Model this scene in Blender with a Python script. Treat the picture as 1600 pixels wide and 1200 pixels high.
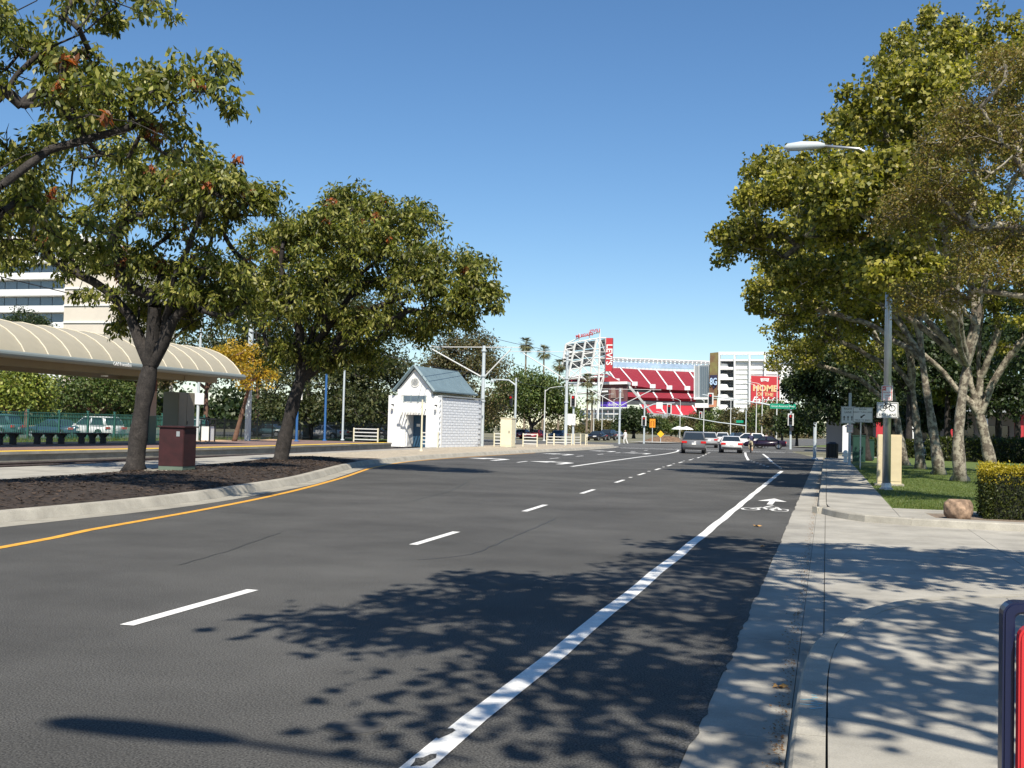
import bpy, bmesh, math, random
import numpy as np
from mathutils import Vector, Matrix
for o in list(bpy.data.objects): bpy.data.objects.remove(o)
S = bpy.context.scene; COL = S.collection
R = math.radians
random.seed(7); RNG = np.random.default_rng(7)
# ------------------------------------------------------------ camera, sky, sun, exposure
FPX, PITCH, ROLL, CAMH, YAW = 1760.0, R(2.2), R(1.43), 1.72, R(15.63)
cam = bpy.data.cameras.new('Camera'); camo = bpy.data.objects.new('Camera', cam); COL.objects.link(camo)
cam.sensor_fit = 'HORIZONTAL'; cam.sensor_width = 36; cam.lens = 36*FPX/1600; cam.clip_start = .05; cam.clip_end = 6000
camo.matrix_world = Matrix.Translation((0, 0, CAMH)) @ Matrix.Rotation(YAW, 4, 'Z') @ Matrix.Rotation(R(90)+PITCH, 4, 'X') @ Matrix.Rotation(ROLL, 4, 'Z')
S.camera = camo
SUN = Vector((.27, -.75, 1.0)).normalized()
w = bpy.data.worlds.new('World'); S.world = w; w.use_nodes = True
nt = w.node_tree; bg = nt.nodes['Background']; sky = nt.nodes.new('ShaderNodeTexSky')
sky.sky_type = 'NISHITA'; sky.sun_disc = False; sky.sun_elevation = math.asin(SUN.z); sky.sun_rotation = math.atan2(SUN.x, SUN.y)
sky.air_density = 1.0; sky.dust_density = 0; sky.ozone_density = 4.5; sky.altitude = 0
hs = nt.nodes.new('ShaderNodeHueSaturation'); hs.inputs['Saturation'].default_value = 1.13; nt.links.new(sky.outputs[0], hs.inputs['Color']); nt.links.new(hs.outputs[0], bg.inputs[0]); bg.inputs[1].default_value = .09
sl = bpy.data.lights.new('Sun', 'SUN'); sl.energy = 4.9; sl.angle = R(.53); sl.color = (1, .93, .81)
slo = bpy.data.objects.new('Sun', sl); COL.objects.link(slo); slo.rotation_euler = (-SUN).to_track_quat('-Z', 'Y').to_euler(); slo.location = (0, 0, 60)
S.view_settings.view_transform = 'Standard'; S.view_settings.look = 'None'; S.view_settings.exposure = .5; S.view_settings.gamma = 1
S.render.engine = 'CYCLES'; S.render.resolution_x = 1024; S.render.resolution_y = 768
S.cycles.max_bounces = 6; S.cycles.transparent_max_bounces = 8
# ------------------------------------------------------------ helpers
CMAT = camo.matrix_world.copy()
def ray(px, py): return CMAT.to_3x3() @ Vector(((px-800)/FPX, (600-py)/FPX, -1))
def P(px, py, Y):                       # world point on a sight line at road distance Y (survey of the photograph)
    r = ray(px, py); t = Y/r.y; return Vector((r.x*t, Y, CAMH+r.z*t))
def G(px, py, z=0):
    r = ray(px, py); t = (z-CAMH)/r.z; return Vector((r.x*t, r.y*t, z))
def tag(o, label=None, cat=None, group=None, kind=None):
    if label: o['label'] = label
    if cat: o['category'] = cat
    if group: o['group'] = group
    if kind: o['kind'] = kind
    return o
def empty(name, loc=(0, 0, 0), rz=0, parent=None):
    o = bpy.data.objects.new(name, None); COL.objects.link(o); o.location = loc; o.rotation_euler = (0, 0, rz); o.empty_display_size = .2
    if parent: o.parent = parent
    return o
def thing(name, label, cat, loc=(0, 0, 0), rz=0, group=None): return tag(empty(name, loc, rz), label, cat, group)
def link(name, me, m=None, parent=None, loc=(0, 0, 0), rz=0):
    o = bpy.data.objects.new(name, me); COL.objects.link(o); o.location = loc; o.rotation_euler = (0, 0, rz)
    if m and not me.materials: me.materials.append(m)
    if parent: o.parent = parent
    return o
def copy_tree(o, parent=None):
    c = o.copy(); COL.objects.link(c); c.parent = parent
    for ch in list(o.children): copy_tree(ch, c)
    return c
class MB:
    def __init__(s): s.v = []; s.f = []; s.mi = []; s.smooth = False
    def add(s, vs, fs, mi=0):
        b = len(s.v); s.v += [tuple(v) for v in vs]; s.f += [tuple(b+i for i in f) for f in fs]; s.mi += [mi]*len(fs); return s
    def box(s, c, d, rz=0, mi=0, M=None):
        x, y, z = [a/2 for a in d]; vs = []
        for k in (-z, z):
            for (i, j) in ((-x, -y), (x, -y), (x, y), (-x, y)): vs.append(Vector((i, j, k)))
        mm = Matrix.Rotation(rz, 4, 'Z') if M is None else M
        vs = [mm @ v + Vector(c) for v in vs]
        return s.add(vs, [(3, 2, 1, 0), (4, 5, 6, 7), (0, 1, 5, 4), (1, 2, 6, 5), (2, 3, 7, 6), (3, 0, 4, 7)], mi)
    def prism(s, poly, z0, z1, mi=0):   # poly counter-clockwise seen from above
        n = len(poly); vs = [(p[0], p[1], z0) for p in poly]+[(p[0], p[1], z1) for p in poly]
        fs = [tuple(range(n-1, -1, -1)), tuple(range(n, 2*n))]+[(i, (i+1) % n, n+(i+1) % n, n+i) for i in range(n)]
        return s.add(vs, fs, mi)
    def tube(s, pts, rad, n=8, cap=True, mi=0):
        pts = [Vector(p) for p in pts]
        if not hasattr(rad, '__len__'): rad = [rad]*len(pts)
        vs = []; ref = None
        for i, p in enumerate(pts):
            d = (pts[min(i+1, len(pts)-1)]-pts[max(i-1, 0)]).normalized()
            if ref is None: ref = Vector((1, 0, 0)) if abs(d.x) < .8 else Vector((0, 1, 0))
            u = d.cross(ref).normalized(); v = d.cross(u).normalized(); ref = -v if False else ref
            for k in range(n):
                a = 2*math.pi*k/n; vs.append(p+(u*math.cos(a)+v*math.sin(a))*rad[i])
        fs = []
        for i in range(len(pts)-1):
            for k in range(n): fs.append((i*n+k, i*n+(k+1) % n, (i+1)*n+(k+1) % n, (i+1)*n+k))
        if cap: fs += [tuple(range(n-1, -1, -1)), tuple((len(pts)-1)*n+k for k in range(n))]
        return s.add(vs, fs, mi)
    def bar(s, a, b, w, mi=0): return s.tube([a, b], w/2*1.414, 4, True, mi)
    def lathe(s, prof, c=(0, 0, 0), n=16, mi=0):
        return s.tube([(c[0], c[1], c[2]+z) for r, z in prof], [max(r, .001) for r, z in prof], n, True, mi)
    def mesh(s, name):
        me = bpy.data.meshes.new(name); me.from_pydata(s.v, [], s.f)
        if any(s.mi): me.polygons.foreach_set('material_index', s.mi)
        bm = bmesh.new(); bm.from_mesh(me); bmesh.ops.recalc_face_normals(bm, faces=bm.faces); bm.to_mesh(me); bm.free()
        if s.smooth: me.polygons.foreach_set('use_smooth', [True]*len(me.polygons))
        return me
    def build(s, name, m, parent=None, loc=(0, 0, 0), rz=0, bevel=0, smooth=False):
        s.smooth = smooth; me = s.mesh(name)
        for mm in (m if isinstance(m, (list, tuple)) else [m]): me.materials.append(mm)
        if bevel:
            bm = bmesh.new(); bm.from_mesh(me)
            bmesh.ops.bevel(bm, geom=[e for e in bm.edges if e.calc_face_angle(0) > .5], offset=bevel, segments=2, affect='EDGES', clamp_overlap=True)
            bm.to_mesh(me); bm.free()
        return link(name, me, None, parent, loc, rz)
def box(name, c, d, m, parent=None, rz=0, bevel=0): return MB().box(c, d, rz).build(name, m, parent, bevel=bevel)
# ------------------------------------------------------------ materials
def mat(name, c, rough=.6, var=.0, scale=4, metal=0, bump=0, bscale=60, c2=None, spec=.5, detail=4, speck=0, trans=0, sharp=.18):
    m = bpy.data.materials.new(name); m.use_nodes = True; n = m.node_tree; b = n.nodes['Principled BSDF']
    b.inputs['Base Color'].default_value = (*c, 1); b.inputs['Roughness'].default_value = rough; b.inputs['Metallic'].default_value = metal
    b.inputs['Specular IOR Level'].default_value = spec
    if var or c2 or bump or speck:
        tc = n.nodes.new('ShaderNodeTexCoord'); L = n.links.new
        nz = n.nodes.new('ShaderNodeTexNoise'); nz.inputs['Scale'].default_value = scale; nz.inputs['Detail'].default_value = detail; nz.inputs['Roughness'].default_value = .65
        L(tc.outputs['Object'], nz.inputs['Vector'])
        rp = n.nodes.new('ShaderNodeValToRGB'); d = c2 or tuple(x*(1-var) for x in c); e = c if c2 else tuple(min(1, x*(1+var)) for x in c)
        rp.color_ramp.elements[0].position = .5-sharp; rp.color_ramp.elements[1].position = .5+sharp
        rp.color_ramp.elements[0].color = (*d, 1); rp.color_ramp.elements[1].color = (*e, 1)
        L(nz.outputs['Fac'], rp.inputs[0]); col = rp.outputs[0]
        if speck:
            s2 = n.nodes.new('ShaderNodeTexNoise'); s2.inputs['Scale'].default_value = bscale; s2.inputs['Detail'].default_value = 2; L(tc.outputs['Object'], s2.inputs['Vector'])
            mr = n.nodes.new('ShaderNodeMapRange'); mr.inputs[1].default_value = .3; mr.inputs[2].default_value = .7; mr.inputs[3].default_value = 1-speck; mr.inputs[4].default_value = 1+speck; L(s2.outputs['Fac'], mr.inputs[0])
            mx = n.nodes.new('ShaderNodeMix'); mx.data_type = 'RGBA'; mx.blend_type = 'MULTIPLY'; mx.inputs[0].default_value = 1
            L(col, mx.inputs[6]); L(mr.outputs[0], mx.inputs[7]); col = mx.outputs[2]
        L(col, b.inputs['Base Color'])
        if bump:
            bn = n.nodes.new('ShaderNodeTexNoise'); bn.inputs['Scale'].default_value = bscale; bn.inputs['Detail'].default_value = 3; L(tc.outputs['Object'], bn.inputs['Vector'])
            bp = n.nodes.new('ShaderNodeBump'); bp.inputs['Strength'].default_value = bump; bp.inputs['Distance'].default_value = .01; L(bn.outputs['Fac'], bp.inputs['Height']); L(bp.outputs[0], b.inputs['Normal'])
    return m
def leafmat(name, rough=.45, tr=.35):
    m = bpy.data.materials.new(name); m.use_nodes = True; n = m.node_tree; b = n.nodes['Principled BSDF']; L = n.links.new
    a = n.nodes.new('ShaderNodeAttribute'); a.attribute_name = 'Col'
    L(a.outputs['Color'], b.inputs['Base Color']); b.inputs['Roughness'].default_value = rough; b.inputs['Specular IOR Level'].default_value = .4
    t = n.nodes.new('ShaderNodeBsdfTranslucent'); mx = n.nodes.new('ShaderNodeMixShader'); mx.inputs[0].default_value = tr
    hs = n.nodes.new('ShaderNodeMix'); hs.data_type = 'RGBA'; hs.blend_type = 'MULTIPLY'; hs.inputs[0].default_value = 1; hs.inputs[7].default_value = (1.5, 1.6, .6, 1)
    L(a.outputs['Color'], hs.inputs[6]); L(hs.outputs[2], t.inputs['Color'])
    L(b.outputs[0], mx.inputs[1]); L(t.outputs[0], mx.inputs[2]); L(mx.outputs[0], n.nodes['Material Output'].inputs[0])
    return m
M = {}
M['asphalt'] = mat('asphalt', (.078, .076, .071), .85, .3, .3, bump=.8, bscale=80, speck=.8, spec=.3, detail=6)
M['asphalt_far'] = mat('asphalt_far', (.10, .098, .09), .9, .2, .2, speck=.2, bscale=30)
M['concrete'] = mat('concrete', (.34, .32, .275), .85, .26, .9, bump=.25, bscale=120, speck=.12, detail=8)
M['concrete_old'] = mat('concrete_old', (.31, .29, .24), .9, .25, 1.2, bump=.35, bscale=60, speck=.2, detail=8)
M['kerb'] = mat('kerb', (.36, .335, .28), .9, .22, 1.5, bump=.3, bscale=80, speck=.15)
M['island'] = mat('island', (.40, .34, .25), .9, .2, 2, bump=.8, bscale=9, speck=.25)
M['paint'] = mat('paint', (.78, .77, .73), .6, .12, 6, bump=.2, bscale=80, speck=.1)
M['yellow_paint'] = mat('yellow_paint', (.72, .36, .04), .6, .15, 5, speck=.12)
M['tactile'] = mat('tactile', (.85, .55, .03), .6, .06, 5)
M['mulch'] = mat('mulch', (.034, .023, .016), .95, .5, 7, bump=1, bscale=40, speck=.5, detail=8)
M['chip'] = mat('chip', (.065, .042, .027), .9, .6, .9)
M['gravel'] = mat('gravel', (.16, .14, .12), .95, .3, 12, bump=1, bscale=30, speck=.4)
M['soil'] = mat('soil', (.20, .155, .115), .95, .35, 4, bump=.8, bscale=50, speck=.3)
M['earth'] = mat('earth', (.17, .16, .10), .95, .35, .08, speck=.2, bscale=2)
M['lawn'] = mat('lawn', (.095, .135, .026), .9, .3, .7, bump=1, bscale=70, speck=.35, detail=8)
M['bark'] = mat('bark', (.034, .029, .026), .95, .5, 5, bump=1, bscale=28, speck=.4)
M['bark_syc'] = mat('bark_syc', (.33, .295, .225), .85, scale=4.5, c2=(.11, .09, .068), bump=.5, bscale=26, detail=5, sharp=.05, speck=.2)
M['bark_brown'] = mat('bark_brown', (.16, .09, .06), .95, .3, 5, bump=.6, bscale=20)
M['white'] = mat('white', (.80, .80, .78), .6, .04, 1)
M['block'] = mat('block', (.72, .75, .79), .85, .07, 1.2, bump=.3, bscale=50)
M['white_steel'] = mat('white_steel', (.75, .75, .73), .5, .05, 1)
M['roof_green'] = mat('roof_green', (.16, .225, .25), .5, .12, 1)
M['door_blue'] = mat('door_blue', (.03, .09, .16), .5)
M['rail'] = mat('rail_steel', (.06, .045, .038), .6, .3, 3)
M['dark'] = mat('dark', (.018, .018, .02), .5)
M['glass'] = mat('glass', (.02, .028, .035), .08, spec=.8)
M['glass_b'] = mat('glass_b', (.10, .14, .18), .1, spec=.8)
M['galv'] = mat('galv', (.50, .51, .52), .38, .12, 3, metal=.7)
M['galv_paint'] = mat('galv_paint', (.50, .55, .57), .5, .06, 2)
M['pole_white'] = mat('pole_white', (.68, .68, .65), .5)
M['canopy'] = mat('canopy', (.40, .36, .265), .5, .06, 1)
M['canopy_rib'] = mat('canopy_rib', (.52, .47, .36), .5)
M['gutter_grey'] = mat('gutter_grey', (.20, .23, .22), .45)
M['taupe'] = mat('taupe', (.25, .22, .16), .6, .08, 1)
M['cream'] = mat('cream', (.72, .66, .48), .6, .05, 1)
M['tan'] = mat('tan', (.60, .50, .32), .6, .08, 2)
M['maroon'] = mat('maroon', (.038, .008, .009), .7, .3, 3)
M['pink'] = mat('pink', (.42, .30, .25), .7)
M['rust'] = mat('rust', (.13, .045, .025), .7)
M['green_post'] = mat('green_post', (.12, .16, .12), .7)
M['fence_green'] = mat('fence_green', (.04, .14, .115), .5)
M['cab_green'] = mat('cab_green', (.012, .05, .035), .5)
M['black'] = mat('black', (.012, .012, .013), .4)
M['bench'] = mat('bench', (.022, .014, .014), .5)
M['navy'] = mat('navy', (.006, .011, .045), .3)
M['red'] = mat('red', (.52, .025, .03), .35)
M['seat_red'] = mat('seat_red', (.25, .016, .026), .7, .12, .3)
M['banner_red'] = mat('banner_red', (.48, .03, .04), .6)
M['sign_white'] = mat('sign_white', (.78, .78, .75), .5)
M['sign_green'] = mat('sign_green', (.0, .28, .16), .5)
M['sign_yellow'] = mat('sign_yellow', (.85, .48, .02), .5)
M['orange'] = mat('orange', (.85, .30, .02), .5)
M['letter_gold'] = mat('letter_gold', (.72, .5, .25), .6)
M['purple'] = mat('purple', (.12, .06, .45), .5)
M['brownpanel'] = mat('brownpanel', (.13, .05, .05), .6, .4, .12)
M['mural'] = mat('mural', (.20, .19, .06), .6, scale=.12, c2=(.13, .035, .03))
M['stad_grey'] = mat('stad_grey', (.30, .32, .33), .5, .1, .1)
M['board_dark'] = mat('board_dark', (.075, .08, .085), .6, .15, .3)
M['ribbon'] = mat('ribbon', (.33, .45, .58), .3, .2, .1)
M['blue'] = mat('blue', (.03, .12, .32), .5)
M['stone_hotel'] = mat('stone_hotel', (.62, .56, .47), .8, .05, .3)
M['boulder'] = mat('boulder', (.26, .175, .115), .9, .5, 5, bump=1, bscale=14, speck=.3)
M['skin'] = mat('skin', (.45, .27, .19), .6)
M['cloth_navy'] = mat('cloth_navy', (.02, .02, .06), .8)
M['cloth_khaki'] = mat('cloth_khaki', (.45, .38, .25), .8)
M['cloth_white'] = mat('cloth_white', (.75, .74, .70), .8)
M['hair'] = mat('hair', (.02, .015, .012), .7)
M['tyre'] = mat('tyre', (.015, .015, .016), .8)
M['rim'] = mat('rim', (.45, .46, .47), .35, metal=.7)
M['tail'] = mat('tail', (.55, .015, .015), .25)
M['lamp'] = mat('lamp', (.75, .77, .78), .15)
M['chalk_blue'] = mat('chalk_blue', (.25, .62, .75), .8)
M['leaf'] = leafmat('leaf'); M['leaf_dark'] = leafmat('leaf_dark', .5, .2)
def paint(c, name): 
    m = mat(name, c, .25, spec=.6); m.node_tree.nodes['Principled BSDF'].inputs['Coat Weight'].default_value = .5; return m
# ------------------------------------------------------------ lettering
def text(s, size, M4, m, parent=None, name='lettering', shear=0, wide=1, align='CENTER', ext=.0, bold=0):
    c = bpy.data.curves.new('t', 'FONT'); c.body = s; c.size = size; c.align_x = align; c.align_y = 'CENTER'; c.shear = shear; c.extrude = ext; c.offset = bold; c.resolution_u = 3
    o = bpy.data.objects.new('t', c); COL.objects.link(o)
    me = bpy.data.meshes.new_from_object(o.evaluated_get(bpy.context.evaluated_depsgraph_get()))
    bpy.data.objects.remove(o); me.name = name; me.transform(Matrix.Diagonal((wide, 1, 1, 1)))
    me.transform(M4); me.materials.clear(); me.materials.append(m)
    return link(name, me, None, parent)
def facing(loc, rz=0): return Matrix.Translation(loc) @ Matrix.Rotation(rz, 4, 'Z') @ Matrix.Rotation(R(90), 4, 'X')   # reads from -Y
# ------------------------------------------------------------ ground, road, kerbs
def sheet(name, poly, z, m, parent=None, kind='structure'):
    o = MB().add([(p[0], p[1], z) for p in poly], [tuple(range(len(poly)))]).build(name, m, parent)
    if o.data.polygons[0].normal.z < 0: o.data.flip_normals()
    if not parent: tag(o, kind=kind)
    return o
def strip(pts, wdt):                    # ribbon polygon along a line
    L_, R_ = [], []
    for i, p in enumerate(pts):
        a = Vector(pts[max(i-1, 0)]); b = Vector(pts[min(i+1, len(pts)-1)]); d = (b-a).normalized(); n = Vector((-d.y, d.x))
        L_.append(Vector(p)+n*wdt/2); R_.append(Vector(p)-n*wdt/2)
    return [tuple(v) for v in R_]+[tuple(v) for v in reversed(L_)]
def interp(pts, step):                  # resample a plan polyline smoothly (Catmull-Rom)
    out = []; pts = [Vector(p) for p in pts]
    for i in range(len(pts)-1):
        p0, p1, p2, p3 = pts[max(i-1, 0)], pts[i], pts[i+1], pts[min(i+2, len(pts)-1)]
        k = max(1, int((p2-p1).length/step))
        for j in range(k):
            t = j/k; out.append(.5*((2*p1)+(-p0+p2)*t+(2*p0-5*p1+4*p2-p3)*t*t+(-p0+3*p1-3*p2+p3)*t**3))
    out.append(pts[-1]); return [tuple(p) for p in out]
sheet('ground', [(-2500, -600), (2500, -600), (2500, 4000), (-2500, 4000)], -.03, M['earth'])
sheet('road', [(-45, -40), (-.69, -40), (-.69, 88), (-3.2, 112), (-3.2, 118), (-45, 118)], 0, M['asphalt'])
sheet('cross_street', [(-260, 117.9), (240, 117.9), (240, 150), (-260, 150)], -.006, M['asphalt_far'])
sheet('road_beyond', [(-24, 149.9), (-5, 149.9), (25, 420), (60, 900), (20, 900), (-10, 420)], -.01, M['asphalt_far'])
def kerb_line(name, pts, side, h=.15, top=.17, slope=.03, seg=3.0, m='kerb'):   # side=+1: raised ground lies to the right of travel
    root = tag(empty(name), kind='structure'); line = interp(pts, .5); acc = []; 
    def emit(chunk):
        prof = [(0, -.05), (slope, h-.02), (slope+.02, h), (slope+top, h), (slope+top, -.05)]; vs = []; n = len(prof)
        for i, p in enumerate(chunk):
            a = Vector(chunk[max(i-1, 0)]); b = Vector(chunk[min(i+1, len(chunk)-1)]); d = (b-a).normalized(); nn = Vector((d.y, -d.x))*side
            if i == 0: p = Vector(p)+d*.005
            if i == len(chunk)-1: p = Vector(p)-d*.005
            for u, z in prof: q = Vector(p)+nn*u; vs.append((q.x, q.y, z))
        fs = [(i*n+k, i*n+(k+1) % n, (i+1)*n+(k+1) % n, (i+1)*n+k) for i in range(len(chunk)-1) for k in range(n)]
        fs += [tuple(range(n)), tuple((len(chunk)-1)*n+k for k in range(n))]
        MB().add(vs, fs).build('kerb_segment', M[m], root)
    k = int(seg/.5)
    for i in range(0, len(line)-1, k): emit(line[i:i+k+1])
    return root
# right side: gutter, kerbs, walks
gut = tag(empty('gutter'), kind='structure')
y = -12.0
while y < 88:
    l = 3.1; MB().prism([(-.69+random.uniform(-.012, .012), y+.004), (-.185, y+.004), (-.185, y+l-.004), (-.69+random.uniform(-.012, .012), y+l-.004)], -.04, .006).build('gutter_pan', M['concrete'], gut); y += l
NEAR = [(-.18, -12), (-.18, 2), (-.18, 6.5), (-.15, 8.3), (-.02, 9.5), (.35, 10.9), (.95, 11.9), (1.9, 12.6), (3.2, 12.95), (8, 13.1)]
FARK = [(8, 22.75), (3.6, 22.9), (1.6, 23.15), (.75, 23.6), (.2, 24.5), (-.1, 25.6), (-.18, 27), (-.18, 40), (-.18, 60), (-.1, 80), (.6, 90), (3, 100), (8, 108), (16, 113), (40, 116)]
kerb_line('kerb_near', NEAR, 1); kerb_line('kerb_far', FARK, 1)
walk = tag(empty('sidewalk'), kind='structure')
def slab(poly, z1=.148, m='concrete'): return MB().prism(poly, -.05, z1).build('paving_slab', M[m], walk)
XS = [.03, 1.75, 3.5, 5.3, 8]
ys = [-12, -9.3, -6.6, -3.9, -1.2, 1.5, 4.2, 6.6]
for a, b in zip(ys, ys[1:]):
    for x0, x1 in zip(XS, XS[1:]): slab([(x0, a+.004), (x1-.008, a+.004), (x1-.008, b-.004), (x0, b-.004)])
inner = [p for p in interp([(.03, 6.6), (.05, 8.2), (.17, 9.4), (.52, 10.75), (1.08, 11.7), (1.97, 12.4), (3.22, 12.74), (8, 12.89)], .4)]
slab([(1.742, 6.604)]+[(1.742, 12.2)]+[p for p in reversed(inner) if p[0] < 1.72 and p[1] > 6.62]+[(.032, 6.604)])
slab([(1.75, 6.604), (8, 6.604), (8, 12.885)]+[p for p in reversed(inner) if p[0] > 1.78 and p[0] < 7.9]+[(1.75, 12.2)])
drv = tag(empty('driveway'), kind='structure')
for x0, x1 in ((-.18, .0), (.008, 2.6), (2.608, 5.6), (5.608, 9), (9.008, 14)):
    for y0, y1 in ((6.0, 12.6), (12.608, 17.9), (17.908, 23.4), (23.408, 26.5)):
        MB().prism([(x0, y0), (x1, y0), (x1, y1), (x0, y1)], -.06, .008+(.0 if x0 < 0 else .004)).build('driveway_slab', M['concrete'], drv)
inn = interp([(8, 22.95), (3.6, 23.1), (1.65, 23.36), (.9, 23.75), (.38, 24.6), (.12, 25.6), (.03, 27)], .4)
slab([(1.42, 27.0), (.03, 27.0)]+[p for p in reversed(inn) if p[0] < 1.42 and p[1] < 26.9]+[(1.42, 23.5)])
slab([(1.43, 25.2), (1.43, 23.48)]+[p for p in reversed(inn) if 1.45 < p[0] < 7.9 and p[1] < 23.4]+[(8, 22.96), (8, 23.3), (3.4, 23.45), (2.1, 23.7), (2.0, 25.2)])
slab([(1.43, 25.21), (8, 25.21), (8, 26.3), (1.43, 26.3)])
y = 27.0
while y < 86:
    xr = 1.42 if y < 70 else 1.42+(y-70)*.03
    slab([(.03, y+.004), (xr, y+.004), (xr, y+1.516), (.03, y+1.516)]); y += 1.52
MB().prism([(.2, 86.1), (3, 86.1), (6, 98), (16, 109), (40, 113), (40, 116), (16, 112.6), (8, 107.5), (3.2, 99.8), (.9, 90)], -.05, .146).build('paving_slab', M['concrete'], walk)
sheet('planting_soil', [(2.02, 23.72), (3.4, 23.47), (14, 23.2), (14, 25.2), (2.02, 25.2)], .13, M['soil'])
lawn = sheet('lawn', [(1.43, 26.31), (40, 26.31), (60, 112), (16, 108.9), (6.1, 97.9), (3.02, 86), (1.8, 80), (1.43, 68)], .135, M['lawn'])
# left side: planted strip, tram walk, track, platform
LK = [(-12.6, -25), (-12.6, 8), (-12.55, 15), (-12.5, 18), (-12.7, 21), (-13.4, 25), (-14.2, 29), (-15.8, 34.5), (-17.4, 40), (-18.7, 46), (-19.6, 53), (-19.9, 62), (-19.8, 76), (-19.5, 90), (-19.9, 106), (-21.2, 116)]
kerb_line('kerb_left', LK, -1, .17, .22, .14)
lkl = interp(LK, 1.0)
gl = [(p[0]+.23, p[1]) for p in lkl]
sheet('gutter_left', strip(gl, .46), .004, M['concrete_old'])
bed_b = [(-18.4, -25), (-18.4, 15), (-18.9, 24), (-19.5, 29), (-20.6, 36), (-22.2, 42.5)]
fr = [(p[0]-.34, p[1]) for p in lkl if p[1] <= 43]
bb = interp(bed_b, 1.5)
bm = bmesh.new(); rows = []
for i in range(60):                     # mounded mulch bed
    t = i/59; a = fr[min(int(t*(len(fr)-1)), len(fr)-1)]; yy = a[1]
    bx_ = np.interp(yy, [p[1] for p in bb], [p[0] for p in bb]); row = []
    for j in range(13):
        u = j/12; x = a[0]+(bx_-a[0])*u; z = .15+.16*math.sin(math.pi*u)**.7+random.uniform(-.015, .015); row.append(bm.verts.new((x, yy+random.uniform(-.05, .05) if 0 < i < 59 else yy, z)))
    rows.append(row)
for i in range(59):
    for j in range(12): bm.faces.new((rows[i][j], rows[i][j+1], rows[i+1][j+1], rows[i+1][j]))
bmesh.ops.recalc_face_normals(bm, faces=bm.faces)
me = bpy.data.meshes.new('mulch_bed'); bm.to_mesh(me); bm.free(); me.polygons.foreach_set('use_smooth', [True]*len(me.polygons))
if me.polygons[0].normal.z < 0: me.flip_normals()
tag(link('mulch_bed', me, M['mulch']), kind='structure')
def bedz(x, yy):
    a = np.interp(yy, [p[1] for p in fr], [p[0] for p in fr]); b = np.interp(yy, [p[1] for p in bb], [p[0] for p in bb]); u = min(max((x-a)/(b-a), 0), 1)
    return .15+.16*math.sin(math.pi*u)**.7
mb = MB()
for i in range(9000):                   # loose bark chips
    yy = random.uniform(10, 43); a = np.interp(yy, [p[1] for p in fr], [p[0] for p in fr]); b = np.interp(yy, [p[1] for p in bb], [p[0] for p in bb]); x = random.uniform(a-.05, b+.1)
    s = random.uniform(.03, .10); an = random.uniform(0, 6.3); tl = random.uniform(-.5, .5); c, d = math.cos(an), math.sin(an); z = bedz(x, yy)+.012
    mb.add([(x-c*s, yy-d*s, z-tl*s*.5), (x+d*s*.3, yy-c*s*.3, z+.012), (x+c*s, yy+d*s, z+tl*s*.5+.01), (x-d*s*.3, yy+c*s*.3, z+.01)], [(0, 1, 2, 3)])
tag(mb.build('bark_chips', M['chip']), 'loose shredded bark chips strewn over the dark planting bed', 'bark chips', kind='stuff')
sheet('gravel_strip', [(p[0]-.33, p[1]) for p in lkl if 42.5 <= p[1] <= 47.5]+[(-24.5, 47.5), (-22.2, 42.5)], .155, M['gravel'])
isl = [(p[0]-.33, p[1]) for p in lkl if p[1] >= 47.4]
sheet('island', isl+[(-24, 116.5), (-27, 112), (-27.5, 84), (-25.6, 70), (-24.9, 55), (-24.5, 47.4)], .152, M['island'])
sheet('tram_walk', [(-18.35, -25), (-18.35, 15), (-18.85, 24), (-19.45, 29), (-20.55, 36), (-22.15, 42.5), (-24.5, 47.45), (-24.9, 55), (-25.6, 70), (-27.5, 84), (-27.9, 84), (-26.9, 70), (-26.0, 55), (-25.3, 47), (-24.2, 38), (-23.6, 30), (-23.5, -25)], .15, M['concrete'])
MB().prism([(-23.52, -25), (-23.62, 30), (-24.2, 38), (-25.3, 47), (-26.0, 55), (-26.9, 70), (-27.9, 84), (-28.3, 84), (-27.2, 70), (-26.3, 55), (-25.6, 47), (-24.5, 38), (-23.9, 30), (-23.8, -25)][::-1], -.2, .12).build('track_kerb', M['concrete_old']); tag(bpy.data.objects['track_kerb'], kind='structure')
sheet('track_bed', [(-45, -40), (-23.6, -40), (-23.6, 30), (-25, 47), (-27, 76), (-28, 84), (-45, 84)], .01, M['gravel'])
PE = [(-28.1, -25), (-28.1, 34), (-28.0, 44), (-28.3, 54), (-29.1, 64), (-30.0, 75.5)]
pe = interp(PE, 2.0)
for off in (.9, 2.33):                  # rails
    mb = MB(); mb.tube([(p[0]+off+.35, p[1], .06) for p in pe], .045, 4); tag(mb.build('rail', M['rail']), kind='structure')
plat = tag(empty('platform'), kind='structure')
def offs(a, b, z0, z1, m, name):
    MB().prism([(p[0]-a, p[1]) for p in pe]+[(p[0]-b, p[1]) for p in reversed(pe)], z0, z1).build(name, m, plat)
offs(.0, 9.5, -.1, .40, M['concrete_old'], 'platform_body'); offs(.03, .66, .401, .414, M['tactile'], 'tactile_strip')
offs(-.06, .3, .30, .402, M['concrete'], 'platform_nosing'); offs(.7, 6.8, .401, .406, mat('platform_paving', (.20, .13, .11), .8, .2, 2, speck=.15), 'platform_paving'); offs(6.9, 9.4, .401, .409, mat('orange_edge', (.50, .32, .18), .8, .1, 2), 'warm_paving')
sheet('parking_lot', [(-130, -40), (-37.6, -40), (-37.6, 116), (-130, 116)], .02, M['asphalt_far'])
sheet('verge', [(-47.5, -40), (-37.55, -40), (-38.5, 50), (-40, 76), (-40, 116), (-47.5, 116)], .16, M['lawn'])
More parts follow.
